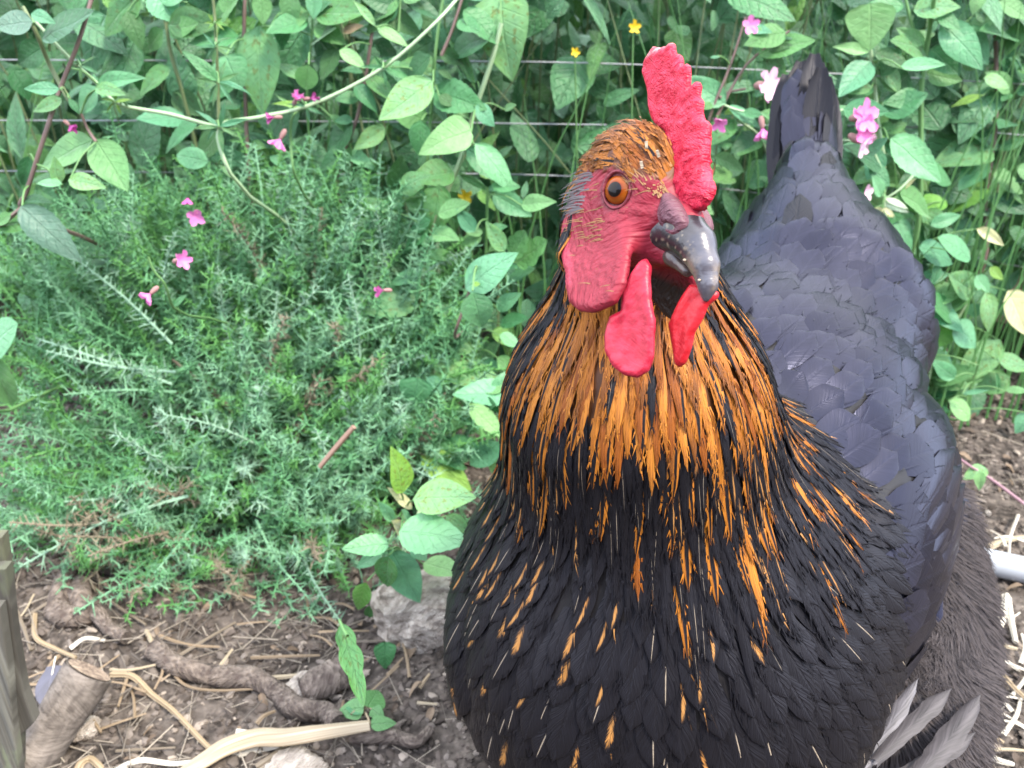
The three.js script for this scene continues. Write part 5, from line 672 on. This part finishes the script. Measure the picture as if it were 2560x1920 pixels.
  // roots
  const root = (M, pts, r0, r1, label) => solo('root', tube(G(M, pts, 0.006), (t) => mix(r0, r1, t) / 1000, 10, pts.length * 10, 0.7), barkM, label, 'root');
  root(RI, [[470, 290], [560, 330], [700, 345], [800, 295], [950, 430], [1080, 500]], 10, 5, 'thick knobbly grey root near the top of the litter');
  root(RI, [[640, -60], [540, 80], [490, 290]], 7, 9, 'grey root rising to the gorse beside the plank');
  root(RI, [[700, 60], [690, 180], [725, 335]], 9, 10, 'stubby upright grey root joining the knobbly one');
  root(RI, [[1330, 620], [1560, 780], [1850, 850], [2215, 890], [2400, 990], [2560, 1110], [2800, 1150], [2920, 1290]], 8, 7, 'long dark purple brown root curving across the litter');
  root(RJ, [[820, 1370], [1080, 1360], [1250, 1380], [1380, 1410], [1510, 1310]], 6, 3.5, 'thin grey root right of the big dry blade');
  root(RE, [[1540, 680], [1450, 890], [1330, 1170], [1200, 1330], [900, 1600]], 3.5, 8, 'bare lichened gorse stick leaning out of the bush');
  solo('stick', tube([[846, 370], [700, 540], [555, 715]].map(([x, y]) => atZ(...RF(x, y), -0.60)), 0.0022, 7, 6, 0.4), phys({ color: lin(0.25, 0.16, 0.12), roughness: 0.8 }), 'thin brown twig caught upright in the gorse', 'stick');
  root(RJ, [[400, 960], [560, 900], [740, 830]], 12, 13, 'thick grey bark lump left of the hanging notched leaf');
  // cut stake
  {
    const a = onG(...RI(330, 1500), 0.006), b = onG(...RI(760, 800), 0.045), d = b.clone().sub(a), st = thing('stake', 'thick sawn stake leaning out of the soil beside the plank', 'stake', V(a.x, 0, a.z));
    const end = a.clone().addScaledVector(d, 1); const P = [a.clone().addScaledVector(d, -0.35), a, a.clone().addScaledVector(d, 0.5), end];
    part(st, 'shaft', tube(P, (t) => 0.0165 * (1 + 0.08 * Math.sin(t * 9)), 18, 24, 0.22), phys({ map: tex(128, 256, (u, v) => mix3(mix3([0.07, 0.058, 0.05], [0.22, 0.19, 0.165], 1.5 * pn(u, v, 9, 5) - 0.3 + 0.5 * (fbm(u * 40, v * 3, 6, 3) - 0.5)), [0.05, 0.04, 0.035], 0.5 * sstep(0.5, 0.8, fbm(u * 30, v * 5, 2, 4)))), bumpMap: barkBump, bumpScale: 0.0015, roughness: 0.9 }));
    const c = new THREE.CircleGeometry(0.0155, 18); c.applyQuaternion(new THREE.Quaternion().setFromUnitVectors(V(0, 0, 1), d.clone().normalize())); const e = end.clone().addScaledVector(d.clone().normalize(), 0.001); c.translate(e.x, e.y, e.z); part(st, 'cut_end', c, phys({ map: barkMap, color: lin(2.0, 1.9, 1.75), roughness: 0.85 }));
  }
  // plank at the left edge
  {
    const woodMap = tex(256, 512, (u, v) => { const g = fbm(u * 26, v * 2.2, 4, 4), n = fbm(u * 90, v * 8, 8, 3), l = sstep(0.55, 0.75, fbm(u * 9, v * 14, 2, 4)); return mix3(mix3([0.085, 0.08, 0.066], [0.20, 0.20, 0.17], (g - 0.3) * 1.3 + (n - 0.5) * 0.8), [0.17, 0.20, 0.12], l * 0.6); }), wm = phys({ map: woodMap, bumpMap: tex(128, 256, (u, v) => fbm(u * 30, v * 3, 4, 4), false), bumpScale: 0.003, roughness: 0.9 });
    const z = -0.395, p = thing('plank', 'weathered green grey upright board at the lower left edge', 'plank', V(-0.30, 0, z));
    const slab = (P, dz, th) => { const q = P.map(([x, y]) => atZ(...RI(x, y), z + dz)), sh = new THREE.Shape(q.map((v) => new THREE.Vector2(v.x, v.y))); const g = new THREE.ExtrudeGeometry(sh, { depth: th, bevelEnabled: true, bevelThickness: 0.001, bevelSize: 0.001, bevelSegments: 2, steps: 1 }); const uv = g.attributes.uv, Q = g.attributes.position; for (let i = 0; i < uv.count; i++) uv.setXY(i, Q.getX(i) / 0.08, (Q.getY(i) + Q.getZ(i)) / 0.3); g.translate(0, 0, z + dz - th); return g; };
    part(p, 'board', slab([[-400, 280], [-10, 280], [60, 760], [110, 1340], [165, 1740], [165, 2100], [-400, 2100]], 0, 0.006), wm);
    part(p, 'board', slab([[-400, -60], [45, -60], [120, 560], [200, 1000], [290, 1250], [170, 1370], [170, 2100], [-400, 2100]], -0.008, 0.006), phys({ map: woodMap, roughness: 0.9, color: lin(0.62, 0.6, 0.6) }));
    part(p, 'board', slab([[-400, -330], [10, -330], [70, 60], [110, 640], [-400, 700]], -0.016, 0.006), phys({ map: woodMap, roughness: 0.9, color: lin(0.7, 0.66, 0.6) }));
  }
  { // board far right behind
    const q = [[2470, 660], [2750, 720], [2750, 860], [2470, 800]].map(([x, y]) => atZ(x, y, -1.05)), sh = new THREE.Shape(q.map((v) => new THREE.Vector2(v.x, v.y))), g = new THREE.ExtrudeGeometry(sh, { depth: 0.02, bevelEnabled: false }); g.translate(0, 0, -1.07);
    const b = thing('board', 'brown board behind the wire at the right edge', 'board', V(q[0].x, 0, -1.06)); part(b, 'rail', g, phys({ color: lin(0.30, 0.22, 0.17), roughness: 0.85 })); part(b, 'leg', tube([V(q[1].x - 0.03, q[2].y + 0.02, -1.085), V(q[1].x - 0.03, -0.03, -1.085)], 0.014, 8), phys({ color: lin(0.25, 0.19, 0.15), roughness: 0.9 }));
  }
  // pale pipe at the right edge
  { const a = onG(...RY(1950, 150), 0.012), b = onG(...RY(2450, 270), 0.012); const d = b.clone().sub(a); solo('pipe', tube([a.clone().addScaledVector(d, -0.35), a, b, b.clone().addScaledVector(d, 0.3)], 0.0115, 20), phys({ color: lin(0.34, 0.36, 0.39), roughness: 0.45 }), 'smooth pale blue grey pipe lying on straw at the right edge', 'pipe'); }
  // big dry blade
  {
    const P = G(RI, [[1560, 1700], [1760, 1570], [1950, 1470], [2212, 1390]], 0.010).concat(G(RJ, [[240, 1390], [560, 1350], [980, 1285]], 0.016)), hm = phys({ map: tex(128, 256, (u, v) => mix3([0.26, 0.19, 0.11], [0.52, 0.45, 0.33], (fbm(u * 34, v * 2.5, 3, 4) - 0.25) * 1.6 + 0.3 * (fbm(u * 3, v * 5, 8, 2) - 0.5))), roughness: 0.6, transmission: 0.15, thickness: 0 });
    const W = (t) => 0.0135 * Math.pow(Math.sin(Math.PI * clamp(0.12 + t * 0.78)), 0.7) + 0.004, cv = new THREE.CatmullRomCurve3(P), strip = (s0, s1, lift) => grid(8, 40, (u, v) => { const p = cv.getPoint(v), tg = cv.getTangent(v), s = tg.clone().cross(V(0, 1, 0.15)).normalize(), q = mix(s0, s1, u), r = 0.42, a = q * 2.1 + Math.sin(v * 5) * 0.35; return p.addScaledVector(s, Math.sin(a) * W(v) * r).add(V(0, Math.cos(a) * W(v) * r * 0.3 + lift, 0)); });
    const h = thing('dry_blade', 'large pale curled dry leaf blade lying along the bottom', 'dry leaf', V(P[3].x, 0, P[3].z)); part(h, 'blade', strip(-1, 1, 0.001), hm);
    const Q = G(RJ, [[-200, 1430], [60, 1410], [290, 1415]], 0.006); part(h, 'lower_fold', ribbon(Q, (t) => 0.020 * (1 - t * 0.7), V(0, 1, 0.5), 14, 0.3), strawM[4]);
  }
  // stone
  const stoneM = phys({ map: tex(256, 256, (u, v) => mix3([0.20, 0.165, 0.135], [0.50, 0.45, 0.39], (pn(u, v, 18, 3) - 0.28) * 1.7)), bumpMap: soilBump, bumpScale: 0.005, roughness: 0.9 });
  const rock = (c, s, label, name = 'stone', seed = 3) => { const g = new THREE.IcosahedronGeometry(1, 12), P = g.attributes.position, uv = g.attributes.uv; for (let i = 0; i < P.count; i++) { const x = P.getX(i), y = P.getY(i), z = P.getZ(i), n = 0.6 + 0.7 * Math.round(4 * fbm(x * 1.3 + seed, y * 1.3, z * 1.3, 2)) / 4 * 0.4 + 0.45 * fbm(x * 1.9 + seed, y * 1.9, z * 1.9, 3) + 0.12 * (fbm(x * 7, y * 7 + seed, z * 7, 3) - 0.5); P.setXYZ(i, x * n * s[0], y * n * s[1], z * n * s[2]); uv.setXY(i, (x * n * s[0] + 0.4 * z * s[2]) / 0.07, (y * n * s[1] - 0.4 * z * s[2]) / 0.07); } g.computeVertexNormals(); g.translate(c.x, c.y, c.z); return solo(name, mergeIdx(g), stoneM, label, 'stone'); };
  const mergeIdx = (g) => g;
  { const c = onG(1065, 1560, 0); c.y = 0.010; rock(c, [0.046, 0.034, 0.03], 'pale rough stone half hidden under the dock leaves'); }
  { const c = onG(...RI(690, 1290), 0.004); rock(c, [0.013, 0.007, 0.011], 'small flat pinkish stone right of the cut stake', 'stone', 7); }
  { const c = onG(...RJ(330, 1640), 0.004); rock(c, [0.02, 0.009, 0.014], 'flat beige stone at the bottom edge under the dry blade', 'stone', 11); }
  { const c = onG(...RJ(480, 940), 0.004); rock(c, [0.02, 0.010, 0.014], 'dull brown stone left of the hanging notched leaf', 'stone', 15); }
  { const c = onG(2471, 1279, 0.003); rock(c, [0.003, 0.003, 0.003], 'tiny white pebble on soil right of the wing', 'pebble', 4); }
  { // scraps of dead leaf
    for (const k of ['ovate', 'tooth']) { const L = [], C = []; for (let i = 0; i < 260; i++) { const z = -rr(0.32, 0.95), x = rr(-0.5, 0.65), q = 0.006 + 0.016 * rnd() * rnd(); L.push(TRS(V(x, gy(x, z) + 0.005, z), new THREE.Quaternion().setFromEuler(new THREE.Euler(-1.57 + rr(-0.5, 0.5), rr(-0.4, 0.4), rr(-3.1, 3.1))), V(q * rr(0.3, 0.6), q, q * 1.8))); C.push(lin(...mix3([0.06, 0.042, 0.03], [0.24, 0.175, 0.115], rnd()))); } scene.add(instanced('leaf_litter', LG[k][2], phys({ color: lin(1, 1, 1), map: leafMap, roughness: 0.85 }), L, C)); }
  }
  // shed feather
  { const B = onG(...RI(470, 760), 0.022), T = onG(...RI(390, 1080), 0.016), g = thing('shed_feather', 'small blue grey shed feather between plank and stake', 'feather', V(B.x, 0, B.z)), y = T.clone().sub(B), L = y.length(); part(g, 'vane', ribbon([B, B.clone().lerp(T, 0.5).add(V(0, 0.003, 0)), T], (t) => 0.019 * W_ROUND(t), V(0.2, 1, 0.7), 14, 0.15), phys({ map: PL.slate.map, color: lin(6.0, 6.0, 5.2), roughness: 0.6 })); part(g, 'quill', tube([B.clone().addScaledVector(y, -0.2), B, T].map((p) => p.clone().add(V(0, 0.0015, 0.0005))), 0.0006, 5), strawM[4]); }
}

// the garden behind the photographer: a board fence that the dark plumage mirrors
{
  const f = thing('garden_fence', 'brown board fence behind the photographer, out of the picture', 'fence', V(0, 0, 2.4)), g = new THREE.BoxGeometry(0.142, 1.75, 0.022), fm = [[0.16, 0.12, 0.085], [0.13, 0.10, 0.075], [0.19, 0.145, 0.10]].map((c) => phys({ map: barkMap, color: lin(c[0] * 4, c[1] * 4, c[2] * 4), roughness: 0.85 }));
  for (let i = 0; i < 44; i++) { const m = new THREE.Mesh(g, pick(fm)); m.name = 'board'; m.position.set((i - 21.5) * 0.15, 0.9, rr(-0.004, 0.004)); f.add(m); }
}
scene.traverse((o) => { if (o.isMesh) { o.castShadow = true; o.receiveShadow = true; } });
renderer.setSize(1024, 768);
renderer.render(scene, camera);
